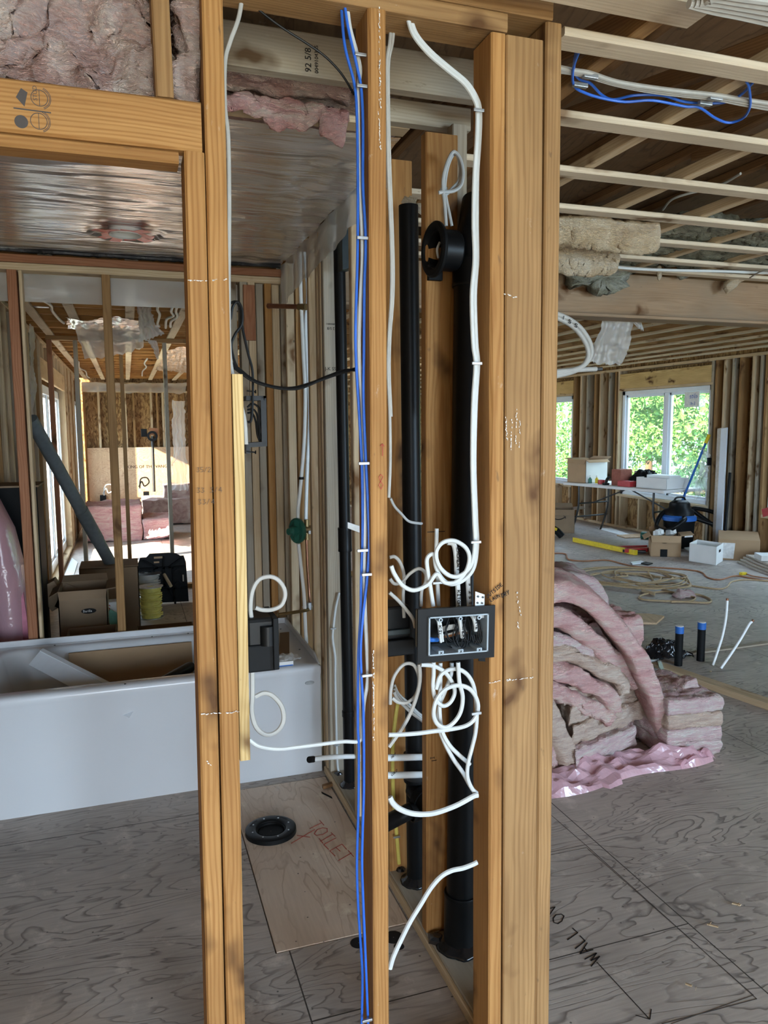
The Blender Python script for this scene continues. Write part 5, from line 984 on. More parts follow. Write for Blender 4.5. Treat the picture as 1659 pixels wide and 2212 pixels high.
# loose fluff tuft on the square stack
o = fluff('insulation_tuft', [(2.52, 2.93, .285), (2.62, 2.93, .285), (2.62, 3.03, .285), (2.52, 3.03, .285), (2.55, 2.94, .315), (2.60, 2.94, .335), (2.60, 3.01, .32), (2.55, 3.01, .31)], 'pinkpale', amp=.008, fr=20, res=.01, sd=31); pil(o, 'white wispy tuft standing on the square insulation stack')
def bp2(lab, px, Y, wv, th, mat, sd, amp=.016, fr=9, **k): pts = [aty(x, y, Y)+Vector(wv)*.5 for x, y in px]; return pil(batt('insulation_batt', pts, wv, th, mat, amp, fr, sd, **k), lab)
bp2('long salmon batt draped in an arc over the front of the pile', [(1188, 1285), (1225, 1282), (1270, 1300), (1318, 1340), (1358, 1390), (1392, 1445), (1415, 1500), (1432, 1550), (1443, 1590)], 2.86, (.10, .34, .02), .098, 'pink', 12, .012, 8, nper=64, taper=.9)
bp2('rolled pink batt crowning the top of the pile', [(1150, 1330), (1192, 1278), (1240, 1258), (1285, 1275), (1305, 1320), (1312, 1370)], 3.25, (.12, .36, 0), .09, 'pinkpale', 13)
bp2('folded pink batt directly under the draped arc', [(1150, 1330), (1200, 1335), (1250, 1355), (1300, 1400), (1345, 1440), (1380, 1480)], 2.95, (.06, .40, 0), .10, 'pink', 14, .02)
bp2('crumpled pink batt in the left middle of the pile', [(1140, 1385), (1190, 1390), (1240, 1400), (1290, 1415), (1330, 1440)], 2.97, (.05, .38, 0), .085, 'pinkpale', 15, .02)
bp2('tan batt sagging in the middle of the pile', [(1140, 1425), (1190, 1420), (1245, 1425), (1300, 1445), (1345, 1475), (1355, 1500)], 2.93, (.05, .36, 0), .08, 'pinktan', 16, .024)
bp2('bright pink batt across the middle of the pile', [(1130, 1455), (1190, 1455), (1240, 1465), (1290, 1490), (1325, 1520), (1330, 1545)], 2.90, (.05, .36, 0), .09, 'pink', 17, .026)
bp2('orange pink batt above the front stack', [(1130, 1495), (1190, 1500), (1240, 1515), (1290, 1540), (1320, 1555)], 2.88, (.05, .36, 0), .085, 'pink', 18, .026)
bp2('faded batt sloping down the left side of the pile', [(1170, 1500), (1195, 1550), (1220, 1600), (1238, 1650)], 2.84, (-.10, .40, .0), .11, 'pinktan', 19, .016)
bp2('pink batt squeezed on the left edge of the pile', [(1150, 1540), (1180, 1590), (1200, 1630), (1215, 1655)], 2.86, (-.10, .40, .0), .12, 'pink', 20, .016)
pil(fbox('insulation_batt', (2.0, 3.10, .02), (2.42, 3.48, .62), 'pink', amp=.035, fr=6, res=.02, sd=22), 'hidden heart of the pile behind the folded batts')
pil(fluff('insulation_batt', [(2.30, 3.12, .02), (2.56, 3.12, .02), (2.54, 3.40, .02), (2.28, 3.40, .02), (2.20, 3.14, .56), (2.34, 3.14, .52), (2.34, 3.40, .50), (2.2, 3.40, .54)], 'pinkpale', amp=.03, fr=9, res=.015, sd=23), 'ragged pale batt on the far right flank of the pile')
# pink plastic bag
def bagf(u, v):
    x = 1.62+u*.92; y = 2.905-.235*v*(1-.30*u)-.02*math.sin(u*9)-(.03 if .32 < u < .42 and v > .9 else 0); q = V(x, y, 0)
    h = .040+.075*mn.noise((u*6, v*2.4, 3))+.040*mn.noise((u*15, v*6, 8)); h = abs(h)*math.sin(math.pi*min(1, max(.02, v*.96+.04)))**.5
    return V(x, y, .003+max(0, h))
mb = MB(); mb.grid(bagf, 46, 16); pbg = tag(build('plastic_bag', mb, 'pinkfilm', smooth=False), 'crumpled pink plastic bag spread under the insulation pile', 'plastic bag')
def bag2(u, v): q = V(2.34+u*.22, 2.80-v*.09+.03*u, 0); return V(q.x, q.y, .003+.05*abs(mn.noise((u*4, v*3, 5)))+.02*math.sin(3.1*v))
mb = MB(); mb.grid(bag2, 16, 8); tag(build('plastic_scrap', mb, 'pinkfilm', smooth=False), 'pink plastic scrap poking out under the square stack', 'plastic bag')
# floor of the right room
GF = 'capped drain stubs in the right floor'
for x, y, yt, l in ((1465, 1437, 1331, 'left'), (1513, 1427, 1321, 'right')):
    b_ = atz(x, y); t = thing('capped_drain_pipe', l+' dark floor pipe with blue cap and white top', 'pipe', b_, GF); tp_ = b_+V(0, 0, .262)
    build('pipe_run', MB().cyl(b_, tp_+V(0, 0, -.01), .0255, n=24), 'blackmat', t); build('blue_cap', MB().cyl(tp_+V(0, 0, -.045), tp_, .0275, n=24), 'bluec', t); build('cap_top', MB().cyl(tp_, tp_+V(0, 0, .004), .0255, n=24), 'whitecard', t)
for lab, px in (('white floor water pipe bent upright, with brass tip', [(1540, 1437), (1549, 1410), (1560, 1375), (1568, 1335), (1571, 1297)]), ('white floor water pipe leaning right, with brass tip', [(1557, 1444), (1580, 1411), (1600, 1380), (1618, 1349), (1624, 1343)])):
    b_ = atz(*px[0]); ps = [aty(x, y, b_.y) for x, y in px]; o = cable('floor_water_pipe', lab, ps, .0085, 'pex', 'pipe', 1, 'white floor water pipes', n=12)
    build('brass_tip', MB().cyl(ps[-1], ps[-1]+(ps[-1]-ps[-2]).normalized()*.015, .009, n=12), 'copper', o)
def board(name, lab, p0, p1, w_, t_, mat, cat='board', z=0): p0, p1 = Vector(p0), Vector(p1); s_ = (p1-p0).cross(V(0, 0, 1)).normalized(); return tag(lumber(name, p0+V(0, 0, t_/2+z), p1+V(0, 0, t_/2+z), w_, t_, mat, side=tuple(s_)), lab, cat)
board('floor_plate', 'pale board lying on the floor behind the insulation pile', (3.19, 3.98, 0), (3.37, 2.9, 0), .089, .038, 'pale')
board('floor_plate', 'thin strip lying across the floor behind the capped pipes', atz(1475, 1415), atz(1659, 1390), .05, .012, 'grey')
q = [atz(x, y, .0) for x, y in ((1348, 1338), (1362, 1348), (1418, 1349), (1435, 1334), (1400, 1329), (1345, 1328))]; mb = MB()
mb.loft([q, [p+V(0, 0, .015) for p in q]], True, True); tag(build('plywood_offcut', mb, 'plysheet'), 'thin plywood offcut with notched corner on the floor by the pile', 'plywood')
bb = thing('black_bag', 'crumpled shiny black plastic bag beside the capped drain pipes', 'plastic bag', atz(1430, 1420))
c = atz(1435, 1420); o = fluff('bag_body', [c+V(*p) for p in ((-.12, -.05, .002), (.17, -.07, .002), (.19, .1, .002), (-.1, .12, .002), (-.05, -.0, .12), (.06, -.01, .11), (.06, .05, .1), (-.04, .05, .13))], 'tar', amp=.03, fr=14, res=.012, sd=41, parent=bb)
fr_ = thing('metal_frame_piece', 'silver framed panel half hidden behind the insulation pile', 'frame', atz(1430, 1458)); c = atz(1425, 1462)
build('rail', MB().beam(c+V(-.05, -.1, .04), c+V(.12, .16, .04), (.02, -.013, 0), (0, 0, .02)), 'steel', fr_); build('rail', MB().beam(c+V(.12, .16, .04), c+V(-.02, .22, .04), (.01, .02, 0), (0, 0, .02)), 'steel', fr_); build('panel', MB().quadbox([c+V(-.05, -.1, .01), c+V(.12, .16, .01), c+V(-.02, .22, .02), c+V(-.15, 0, .02)], (0, 0, .006)), 'vinyl', fr_)
# extension cords
random.seed(5)
cc = atz(1378, 1253); pts = []
for i in range(78):
    a = i*.70; r_ = .36+.17*math.sin(i*.53)+random.uniform(-.07, .07); pts.append(V(cc.x+r_*1.05*math.cos(a)+.06*math.sin(i*.9), cc.y+r_*1.15*math.sin(a), .008+.0045*(i % 9)))
pts += [atz(x, y, .008) for x, y in ((1455, 1260), (1500, 1266), (1550, 1272), (1570, 1268), (1580, 1257), (1610, 1252), (1670, 1256))]
cable('extension_cord', 'tan extension cord coiled in a tangled heap on the floor', pts, .0075, 'cord', 'cord', 1, n=6, sub=4)
cable('extension_cord', 'tan extension cord loop lying nearer than the tangled coil', [atz(x, y, .01) for x, y in ((1400, 1235), (1415, 1258), (1440, 1275), (1470, 1282), (1510, 1285), (1535, 1295), (1528, 1302), (1480, 1300), (1410, 1297), (1385, 1294), (1382, 1288), (1400, 1282), (1440, 1278), (1490, 1288), (1502, 1292), (1490, 1299), (1450, 1300))], .0085, 'cord', 'cord', 1, n=6)
ec = cable('extension_cord', 'reddish brown extension cord winding across the whole right floor', [atz(x, y, .008) for x, y in ((1170, 1198), (1200, 1195), (1222, 1197), (1228, 1208), (1260, 1212), (1310, 1210), (1345, 1218), (1375, 1224), (1420, 1226), (1480, 1230), (1515, 1236), (1528, 1247), (1555, 1252), (1590, 1244), (1640, 1252), (1690, 1260))], .008, 'orangec', 'cord', 1, n=6)
pe = thing('cord_plug', 'yellow plug end lying on the floor at the right', 'plug', atz(1605, 1242)); q = atz(1605, 1242); build('plug_body', MB().box((q.x-.035, q.y-.02, 0), (q.x+.035, q.y+.02, .03)), 'yellow', pe, .006); build('plug_cord', MB().sweep(crom([q+V(.03, 0, .012), atz(1630, 1245, .01), atz(1680, 1252, .01)], 5), .007, 6), 'orangec', pe)
ff = thing('cord_connector', 'tan cord connector with pink fluff near the coiled cord', 'plug', atz(1395, 1278)); build('plug_body', MB().beam(atz(1386, 1275, .02), atz(1415, 1283, .02), (.02, .02, 0), (0, 0, .03)), 'cord', ff, .004)
pil2 = fluff('fluff_tuft', [atz(1480, 1290)+V(*p) for p in ((-.1, -.05, 0), (.08, -.05, 0), (.08, .06, 0), (-.1, .06, 0), (-.06, -.02, .07), (.05, -.02, .06), (.05, .03, .06), (-.06, .03, .07))], 'pinkpale', amp=.02, fr=16, res=.015, sd=50); tag(pil2, 'pale pink fluff tuft lying on the cord loop', INS)
# tools and boxes on the far right floor
lv = thing('spirit_level', 'long yellow spirit level lying on the floor in front of the table', 'level', atz(1305, 1185)); a, b = atz(1240, 1170), atz(1374, 1199); d = (b-a).normalized(); s_ = d.cross(V(0, 0, 1))
build('level_body', MB().beam(a+V(0, 0, .03), b+V(0, 0, .03), s_*.05, (0, 0, .06)), 'yellow', lv, .003); build('edge_scale', MB().beam(a+V(0, 0, .0605), b+V(0, 0, .0605), s_*.018, (0, 0, .001)), 'cord', lv)
rt_ = thing('red_clamp_tool', 'red metal tool lying by the folding table leg', 'tool', atz(1365, 1185)); a = atz(1330, 1182, .03); b = atz(1398, 1180, .05)
build('tool_bar', MB().beam(a, b, (.03, .03, 0), (0, 0, .03)), 'redp', rt_, .004); build('tool_body', MB().beam(atz(1350, 1189, .04), atz(1400, 1187, .04), (.06, .06, 0), (0, 0, .05)), 'redp', rt_, .008); build('tool_handle', MB().cyl(atz(1345, 1190, .03), atz(1395, 1192, .03), .018, n=12), 'darksteel', rt_)
def cbox(name, lab, base, ex, ey, h, mat, flaps=True, cat='cardboard box', inner='cardd', flap_h=.16):
    """open carton: base corner, two floor edge vectors, height"""
    base, ex, ey = Vector(base), Vector(ex), Vector(ey); t = thing(name, lab, cat, base+(ex+ey)*.5); up = V(0, 0, h); th = .006; mb = MB()
    nx, ny = ex.normalized()*th, ey.normalized()*th
    for p, e, nn in ((base, ex, ny), (base+ey, ex, -ny), (base, ey, nx), (base+ex, ey, -nx)): mb.hexa([p, p+e, p+e+nn, p+nn]+[q+up for q in (p, p+e, p+e+nn, p+nn)])
    mb.hexa([base, base+ex, base+ex+ey, base+ey]+[q+V(0, 0, th) for q in (base, base+ex, base+ex+ey, base+ey)]); build('carton_walls', mb, mat, t)
    if flaps:
        for i, (p, e, out) in enumerate(((base, ex, -ey.normalized()), (base+ey, ex, ey.normalized()), (base, ey, -ex.normalized()), (base+ex, ey, ex.normalized()))):
            k_ = (.2, .7, .5, .9)[i]; o_ = out*flap_h*k_+V(0, 0, flap_h*(1-k_)*(1 if i % 2 else -.6)); build('flap', MB().quadbox([p+up, p+e+up, p+e*.97+up+o_, p+e*.03+up+o_], (0, 0, .004)), mat, t)
    return t
def smile(parent, c, ex, w_, col='ink'):
    ex = Vector(ex).normalized(); mb = MB(); ps = [c+ex*(w_*(t/10-.5))+V(0, 0, w_*.55*((t/10-.5)**2)*1.6) for t in range(11)]; nn = ex.cross(V(0, 0, 1)); mb.sweep(ps, [.003+.004*math.sin(math.pi*i/10) for i in range(11)], 6, 1, up=nn)
    mb.beam(ps[-1], ps[-1]+ex*-.03+V(0, 0, .01), (0, 0, .006), nn*.004); mb.beam(ps[-1], ps[-1]+V(.0, 0, -.03), ex*.006, nn*.004); build('printed_arrow', mb, col, parent)
a = atz(1405, 1202); b = atz(1442, 1200); c = atz(1466, 1190); ex = V(.33, -.12, 0)
bx = cbox('cardboard_box', 'open brown cardboard box with curved arrow print in front of the shop vacuum', a+V(0, .0, 0), V(.30, -.17, 0), V(.20, .30, 0), .25, 'card'); smile(bx, a+V(.13, -.08, .17)+V(-.004, -.008, 0), (.30, -.17, 0), .16)
build('tape_label', MB().beam(a+V(.13, -.076, 0), a+V(.13, -.076, .09), V(.07, -.04, 0), V(-.003, -.005, 0)), 'blackmat', bx)
for i in range(4): build('crumpled_paper', MB().lathe(a+V(.10+.09*i, .02+.06*(i % 2), .27), (0, .2, 1), [(.001, -.05), (.05, -.02), (.045, .03), (.001, .05)], 9), 'paper' if i % 2 else 'polyhang', bx)
a = atz(1488, 1212); wx = cbox('file_box', 'white open file box with oval hand hole on the floor at the right', a, atz(1546, 1222)-a, V(.28, .20, 0), .21, 'whitecard', False, 'box')
a2 = atz(1546, 1222)+V(.14, .10, .145); hh = V(.28, .20, 0).normalized(); mb = MB(); nn = hh.cross(V(0, 0, 1)); mb.beam(a2-hh*.045, a2+hh*.045, (0, 0, .03), nn*.004); build('hand_hole', mb, 'ink', wx)
vc = thing('shop_vacuum', 'black and blue shop vacuum standing before the right wall', 'vacuum', (6.62, 7.72, 0)); c = V(6.50, 7.75, 0)
build('drum', MB().lathe(c, (0, 0, 1), [(.001, .06), (.15, .06), (.17, .08), (.185, .36), (.19, .37), (.19, .39)], 36), 'blackmat', vc); build('blue_rim', MB().lathe(c, (0, 0, 1), [(.19, .38), (.205, .385), (.205, .43), (.18, .45), (.1, .46)], 36), 'bluec', vc)
build('motor_head', MB().lathe(c, (0, 0, 1), [(.18, .44), (.17, .50), (.13, .54), (.12, .60), (.08, .63), (.001, .635)], 30), 'black', vc); build('carry_handle', MB().sweep(crom([c+V(-.10, 0, .56), c+V(-.06, 0, .66), c+V(.06, 0, .66), c+V(.10, 0, .56)], 6), .012, 8), 'black', vc)
for i in range(4): a = i*1.571+.6; build('caster', MB().cyl(c+V(.17*math.cos(a), .17*math.sin(a), .0), c+V(.17*math.cos(a), .17*math.sin(a), .07), .03, n=14), 'black', vc)
build('drum_label', MB().beam(c+V(-.06, -.182, .20), c+V(.06, -.182, .20), (0, .001, 0), (0, 0, .02)), 'paper', vc)
build('hose', MB().sweep(crom([c+V(-.02, -.1, .43), c+V(-.18, -.30, .42), c+V(-.34, -.22, .30), c+V(-.30, .05, .32), c+V(-.1, .1, .50), c+V(.2, -.05, .40), c+V(.42, -.2, .33), c+V(.5, -.1, .45), c+V(.3, .12, .50), c+V(.45, -.1, .30), c+V(.30, -.45, .22), c+V(.20, -.55, .03)], 8), .027, 12), 'black', vc)
build('wand', MB().sweep([c+V(.2, -.55, .05), c+V(.36, -.40, .5), c+V(.46, -.32, .98)], .018, 10), 'black', vc)
# folding table with things on it
P0, Q0 = atz(1434, 1060, .74), atz(1213, 1041, .74); al = (Q0-P0).normalized(); L = 1.83; wd_ = V(al.y, -al.x, 0); wd_ = wd_ if wd_.x > 0 else -wd_
tb = thing('folding_table', 'white folding table on dark bent legs under the right window', 'table', P0+al*.9+wd_*.37-V(0, 0, .74))
def tq(u, v, z): return P0+al*(L*u)+wd_*(.74*v)+V(0, 0, z-.74)
build('table_top', MB().hexa([tq(0, 0, .70), tq(1, 0, .70), tq(1, 1, .70), tq(0, 1, .70), tq(0, 0, .74), tq(1, 0, .74), tq(1, 1, .74), tq(0, 1, .74)]), 'whitecard', tb, .01)
for u, du in ((.12, -.035), (.86, .035)):
    for v in (.10, .90): build('leg', MB().sweep(crom([tq(u, v, .70), tq(u, v, .42), tq(u+du, v+.02, .22), tq(u+du*2.2, v, .0)], 5), .014, 10), 'darksteel', tb)
    build('leg_brace', MB().cyl(tq(u+du, .10, .24), tq(u+du, .90, .24), .012, n=10), 'darksteel', tb); build('leg_brace', MB().cyl(tq(u, .10, .44), tq(u, .90, .44), .012, n=10), 'darksteel', tb); build('folding_strut', MB().cyl(tq(u, .5, .44), tq(.5, .5, .69), .010, n=10), 'darksteel', tb)
def tbox(name, lab, u0, u1, v0, v1, h, mat, cat='box', z0=.741, open_=False):
    if open_: return cbox(name, lab, tq(u0, v0, z0), tq(u1, v0, z0)-tq(u0, v0, z0), tq(u0, v1, z0)-tq(u0, v0, z0), h, mat, False, cat)
    return tag(build(name, MB().hexa([tq(u0, v0, z0), tq(u1, v0, z0), tq(u1, v1, z0), tq(u0, v1, z0), tq(u0, v0, z0+h), tq(u1, v0, z0+h), tq(u1, v1, z0+h), tq(u0, v1, z0+h)]), mat, bevel=.004), lab, cat)
bo = cbox('cardboard_box', 'tall carton with white side and open flaps at the far end of the folding table', tq(.80, .12, .741), tq(1.0, .12, .741)-tq(.80, .12, .741), tq(.80, .7, .741)-tq(.80, .12, .741), .33, 'card', True, flap_h=.12)
build('white_print', MB().hexa([tq(.798, .13, .745), tq(.798, .69, .745), tq(.798, .69, 1.06), tq(.798, .13, 1.06), tq(.7965, .13, .745), tq(.7965, .69, .745), tq(.7965, .69, 1.06), tq(.7965, .13, 1.06)]), 'whitecard', bo)
tbox('white_tray_box', 'low white open box at the near end of the folding table', .03, .30, .15, .72, .14, 'whitecard', open_=True)
tbox('white_carton', 'white carton lying in the low white box on the folding table', .06, .26, .3, .6, .17, 'whitecard')
tbox('red_parts_case', 'red plastic case on the folding table before the white box', .34, .46, .10, .42, .075, 'redp', 'case')
tbox('printed_carton', 'dull red printed carton standing on the folding table', .47, .56, .2, .5, .22, 'dullred'); tbox('white_carton', 'small white carton beside the dull red one on the folding table', .38, .45, .5, .8, .20, 'whitecard')
dr = fluff('dark_fabric_heap', [tq(u, v, z) for z, (u, v) in [(.82, p) for p in ((.24, .3), (.44, .3), (.44, .7), (.24, .7))]+[(.95, p) for p in ((.3, .42), (.38, .4), (.38, .6), (.3, .6))]], 'blackmat', amp=.03, fr=16, res=.02, sd=60); tag(dr, 'dark crumpled gloves and bags heaped on the folding table', 'fabric')
tt = thing('red_tape_roll', 'small red tape roll near the front edge of the folding table', 'tape', tq(.66, .2, .741)); build('roll', MB().lathe(tq(.66, .2, .741), (0, 0, 1), [(.03, 0), (.05, 0), (.05, .06), (.03, .06), (.03, 0)], 24), 'redp', tt)
dl = thing('black_hand_tool', 'small black hand tool standing at the middle of the folding table', 'tool', tq(.585, .12, .741)); build('tool_body', MB().sweep(crom([tq(.585, .12, .75), tq(.58, .14, .82), tq(.56, .14, .85)], 4), [.02]*9, 10), 'black', dl); build('tool_head', MB().box(tuple(tq(.585, .12, .742)-V(.04, .03, 0)), tuple(tq(.585, .12, .77)+V(.04, .03, 0))), 'black', dl, .006)
for i, (u, v, m, l) in enumerate(((.75, .3, 'yellow', 'small yellow capped bottle near the tall carton on the table'), (.78, .2, 'green', 'small green bottle near the tall carton on the table'))):
    q = tq(u, v, .741); t = thing('small_bottle', l, 'bottle', q); build('bottle_body', MB().lathe(q, (0, 0, 1), [(.001, 0), (.025, 0), (.025, .06), (.012, .075), (.012, .09)], 18), m, t); build('bottle_cap', MB().cyl(q+V(0, 0, .085), q+V(0, 0, .11), .013, n=14), 'whitecard', t)
for i in range(6): q = tq(.50+.05*i, .45+.07*(i % 3), .741); tag(build('paper_sheet', MB().quadbox([q, q+V(.10, .05, .002), q+V(.07, .14, .012), q+V(-.03, .1, .004)], (0, 0, .001)), 'paper'), ['white paper nearest the dull red carton on the table', 'second loose paper on the folding table', 'third loose paper on the folding table', 'fourth loose paper on the folding table', 'fifth loose paper on the folding table', 'loose paper nearest the tall carton on the table'][i], 'paper')
# boxes and bits under and beside the table
bx2 = cbox('cardboard_box', 'brown box with curved arrow print on the floor beside the corner post', V(5.72, 9.75, 0), V(.42, -.22, 0), V(.2, .36, 0), .34, 'cardd'); smile(bx2, V(5.93, 9.63, .2), (.42, -.22, 0), .2)
ys = thing('yellow_green_tool', 'yellow green striped tool on the floor just right of the corner post', 'tool', (5.65, 9.25, 0)); build('tool_body', MB().sweep(crom([(5.55, 9.35, .02), (5.60, 9.3, .12), (5.66, 9.24, .10), (5.72, 9.18, .02)], 5), [.05]*16, 10), 'black', ys); build('yellow_stripe', MB().sweep(crom([(5.53, 9.30, .03), (5.58, 9.25, .14), (5.64, 9.19, .12)], 5), .02, 8), 'yellow', ys)
tag(build('paper_sheet', MB().quadbox([atz(x, y, .002) for x, y in ((1290, 1142), (1345, 1157), (1370, 1158), (1320, 1140))], (0, 0, .002)), 'paper'), 'white papers strewn on the floor under the folding table', 'paper')
tag(build('flat_board', MB().quadbox([atz(x, y, .002) for x, y in ((1332, 1157), (1352, 1163), (1402, 1161), (1385, 1154))], (0, 0, .01)), 'plysheet'), 'thin flat board on the floor under the folding table', 'board')
rl_ = tag(build('green_roll', MB().cyl(atz(1386, 1156, .05), atz(1410, 1158, .05), .05, n=18), 'green'), 'dark green roll lying on the floor behind the arrow-print box', 'roll')
ph = thing('phone_and_card', 'pale green card and dark phone lying on the floor by the brown cord', 'card', atz(1385, 1217)); build('pale_card', MB().quadbox([atz(x, y, .003) for x, y in ((1362, 1216), (1366, 1220), (1396, 1217), (1385, 1213))], (0, 0, .012)), 'vinyl', ph); build('phone', MB().quadbox([atz(x, y, .003) for x, y in ((1384, 1218), (1400, 1221), (1410, 1218), (1394, 1215))], (0, 0, .012)), 'black', ph)
# boards, planks and boxes at the right edge
for i, (x0, x1, l) in enumerate(((1556, 1575, 'left'), (1562, 1592, 'right'))):
    a = atx(x0+8, 1150, 6.92)+V(-.0, 0, 0); a.z = .0; tp_ = atx((1557, 1565)[i], 925, 7.05); tag(lumber('trim_board', a+V(-.12, .0, .0), tp_, .10, .02, 'vinyl' if i else 'drywall', side=(0, 1, 0)), l+' of two pale trim boards leaning on the right wall', 'board', 'pale boards leaning on the right wall')
for i in range(4):
    q = V(6.25+.03*i, 6.05+.02*i, .024*i); tag(build('drywall_sheet', MB().hexa([q, q+V(.75, -.45, 0), q+V(1.05, .25, 0), q+V(.28, .75-.03*i, 0)]+[p+V(0, 0, .022) for p in (q, q+V(.75, -.45, 0), q+V(1.05, .25, 0), q+V(.28, .75-.03*i, 0))]), 'drywall', bevel=.002), ['bottom', 'second', 'third', 'top'][i]+' board of the flat stack at the right edge of the floor', 'board', 'stacked boards on the right floor')
tag(build('shelf_board', MB().hexa([V(6.42, 6.35, .10)+V(*p) for p in ((0, 0, 0), (.55, -.30, 0), (.65, -.1, 0), (.1, .2, 0), (0, 0, .06), (.55, -.30, .06), (.65, -.1, .06), (.1, .2, .06))]), 'whitecard', bevel=.003), 'white board lying on the flat stack at the right edge', 'board')
sl = thing('cardboard_box', 'closed brown carton with red print leaning by the right wall', 'cardboard box', (6.75, 7.05, 0)); build('carton_walls', MB().hexa([V(*p) for p in ((6.48, 7.05, 0), (6.80, 6.75, 0), (7.05, 7.02, 0), (6.72, 7.32, 0), (6.50, 7.07, .24), (6.82, 6.77, .24), (7.05, 7.04, .30), (6.74, 7.34, .30))]), 'card', sl, .004); build('printed_label', MB().hexa([V(*p) for p in ((6.50, 7.028, .02), (6.60, 6.934, .02), (6.62, 6.936, .20), (6.52, 7.03, .20), (6.497, 7.025, .02), (6.597, 6.931, .02), (6.617, 6.933, .20), (6.517, 7.027, .20))]), 'paper', sl)
dp = thing('dust_pole', 'blue pole with yellow grip leaning between window and right wall studs', 'pole', (6.5, 7.9, 0)); a = atx(1458, 1120, 6.6); b = atx(1524, 958, 7.02); build('shaft', MB().cyl(a, b, .014, n=12), 'bluec', dp); build('grip', MB().cyl(b, b+(b-a).normalized()*.12, .022, n=12), 'yellow', dp); build('pole_foot', MB().cyl(a, a-(b-a).normalized()*.35, .016, n=12), 'black', dp)
hfilm('hanging_film', 'white plastic bag hanging on the studs right of the window', [atx(1512, 965, 6.98), atx(1532, 975, 6.98), atx(1527, 1060, 6.98), atx(1500, 1078, 6.98)], sd=8, amp=.05)
tag(build('black_sander', MB().box(tuple(atx(1522, 1005, 6.93)-V(.03, .08, 0)), tuple(atx(1534, 992, 6.93)+V(.03, .02, .02))), 'black', bevel=.01), 'small black tool hanging beside the plastic bag on the right wall', 'tool')
tag(build('red_bow_tape', MB().quadbox([atx(1645, 1100, 6.9), atx(1662, 1095, 6.9), atx(1665, 1112, 6.9), atx(1648, 1117, 6.9)], (.01, 0, 0)), 'redp'), 'red tape hanging on the sill of the window at the right edge', 'tape')
# crumbs of wood on the floor
for i, (x, y, l) in enumerate(((1541, 2003, 'largest splinter of wood on the near plywood floor'), (1592, 1958, 'thin curled wood sliver right of the largest splinter'), (1488, 2135, 'pale sliver near the pencilled corner line'), (1535, 1453, 'crumb of yellow foam near the white floor pipes'))):
    q = atz(x, y, .002); r_ = .012; tag(build('wood_splinter', MB().beam(q+V(-.012*(1-i*.5), .014, .004), q+V(.008, -.012*(1-i*.4), .007), (.004+.004*(i % 2), .003, 0), (0, 0, .004)).beam(q+V(-.010+.009*i, .008-.012*i, .005), q+V(.004+.006*i, .014-.012*i, .009), (.003, .004, 0), (0, 0, .003)), 'pale'), l, 'splinter', 'wood splinters on the floor')
for x, y in ((1205, 1712),): q = atz(x, y, .002); tag(build('wood_splinter', MB().beam(q, q+V(.05, .01, .0), (0, .012, 0), (0, 0, .005)), 'pale'), 'flat wood chip beside the foot of the corner post and the pink bag', 'splinter')
tag(build('wood_splinter', MB().beam(atz(697, 1700, .012), atz(735, 1688, .012), (.0, .02, 0), (0, 0, .014)), 'brown'), 'brown wood chip on the tan plywood beside the tub', 'splinter')
tag(build('wood_splinter', MB().beam(atz(695, 1712, .004), atz(717, 1723, .004), (.0, .012, 0), (0, 0, .004)), 'blackmat'), 'charred sliver on the tan plywood near the slim drain pipe', 'splinter')
# ================================================================ left room beyond the tub
sp = thing('grey_conduit', 'long grey plastic pipe leaning on the left wall beside the window', 'pipe', (-.02, 6.1, 0)); a, b = aty(292, 1312, 6.15), aty(66, 905, 5.1); build('pipe_run', MB().cyl(a, b, .042, n=24), 'greypipe', sp); build('pipe_socket', MB().cyl(a.lerp(b, .42), a.lerp(b, .58), .046, n=24), 'greypipe', sp)
def spool(lab, base, r, h, mat, core):
    t = thing('cable_spool', lab, 'cable spool', base, 'cable spools behind the tub'); b = Vector(base)
    for z in (0, h): build('spool_disc', MB().lathe(b+V(0, 0, z), (0, 0, 1), [(.03, 0), (r, 0), (r, .004), (.03, .004), (.03, 0)], 32), 'steel', t)
    mb = MB(); ps = []
    for i in range(150): a = i*.52; ps.append(b+V((core+.006*math.sin(i*.7))*math.cos(a), (core+.006*math.sin(i*.9))*math.sin(a), .012+(h-.03)*abs(((i*.02) % 2)-1)))
    mb.sweep(crom(ps, 2), .007, 6); co_ = build('spool_core', MB().cyl(b, b+V(0, 0, h), core-.006, n=20), mat, t); build('wound_cable', mb, mat, co_); return t
b1 = atz(327, 1333); spool('metal spool of yellow cable standing behind the tub', b1, .105, .26, 'yellowc', .085); spool('metal spool of white cable right behind the yellow one', atz(322, 1318)+V(.0, .12, 0), .12, .30, 'offwhite', .10)
bpn = thing('sawhorse', 'folded black plastic sawhorse standing behind the cable spools', 'sawhorse', (.26, 6.95, 0)); a, b = aty(300, 1300, 6.95), aty(404, 1192, 6.95); x0, x1, zt = a.x, b.x, b.z
H = zt
def sq(u, v): return V(x0+(x1-x0)*u, 6.95, H*v)
mb = MB()
outline = [(0, .05), (.0, .80), (.06, .93), (.18, .93), (.25, 1.0), (.36, 1.0), (.64, 1.0), (.78, .98), (.86, .93), (.93, .93), (.97, .80), (1.0, .02)]
mb.loft([[sq(*p) for p in outline], [sq(*p)+V(0, .02, 0) for p in outline]], True, True); build('panel', mb, 'black', bpn)
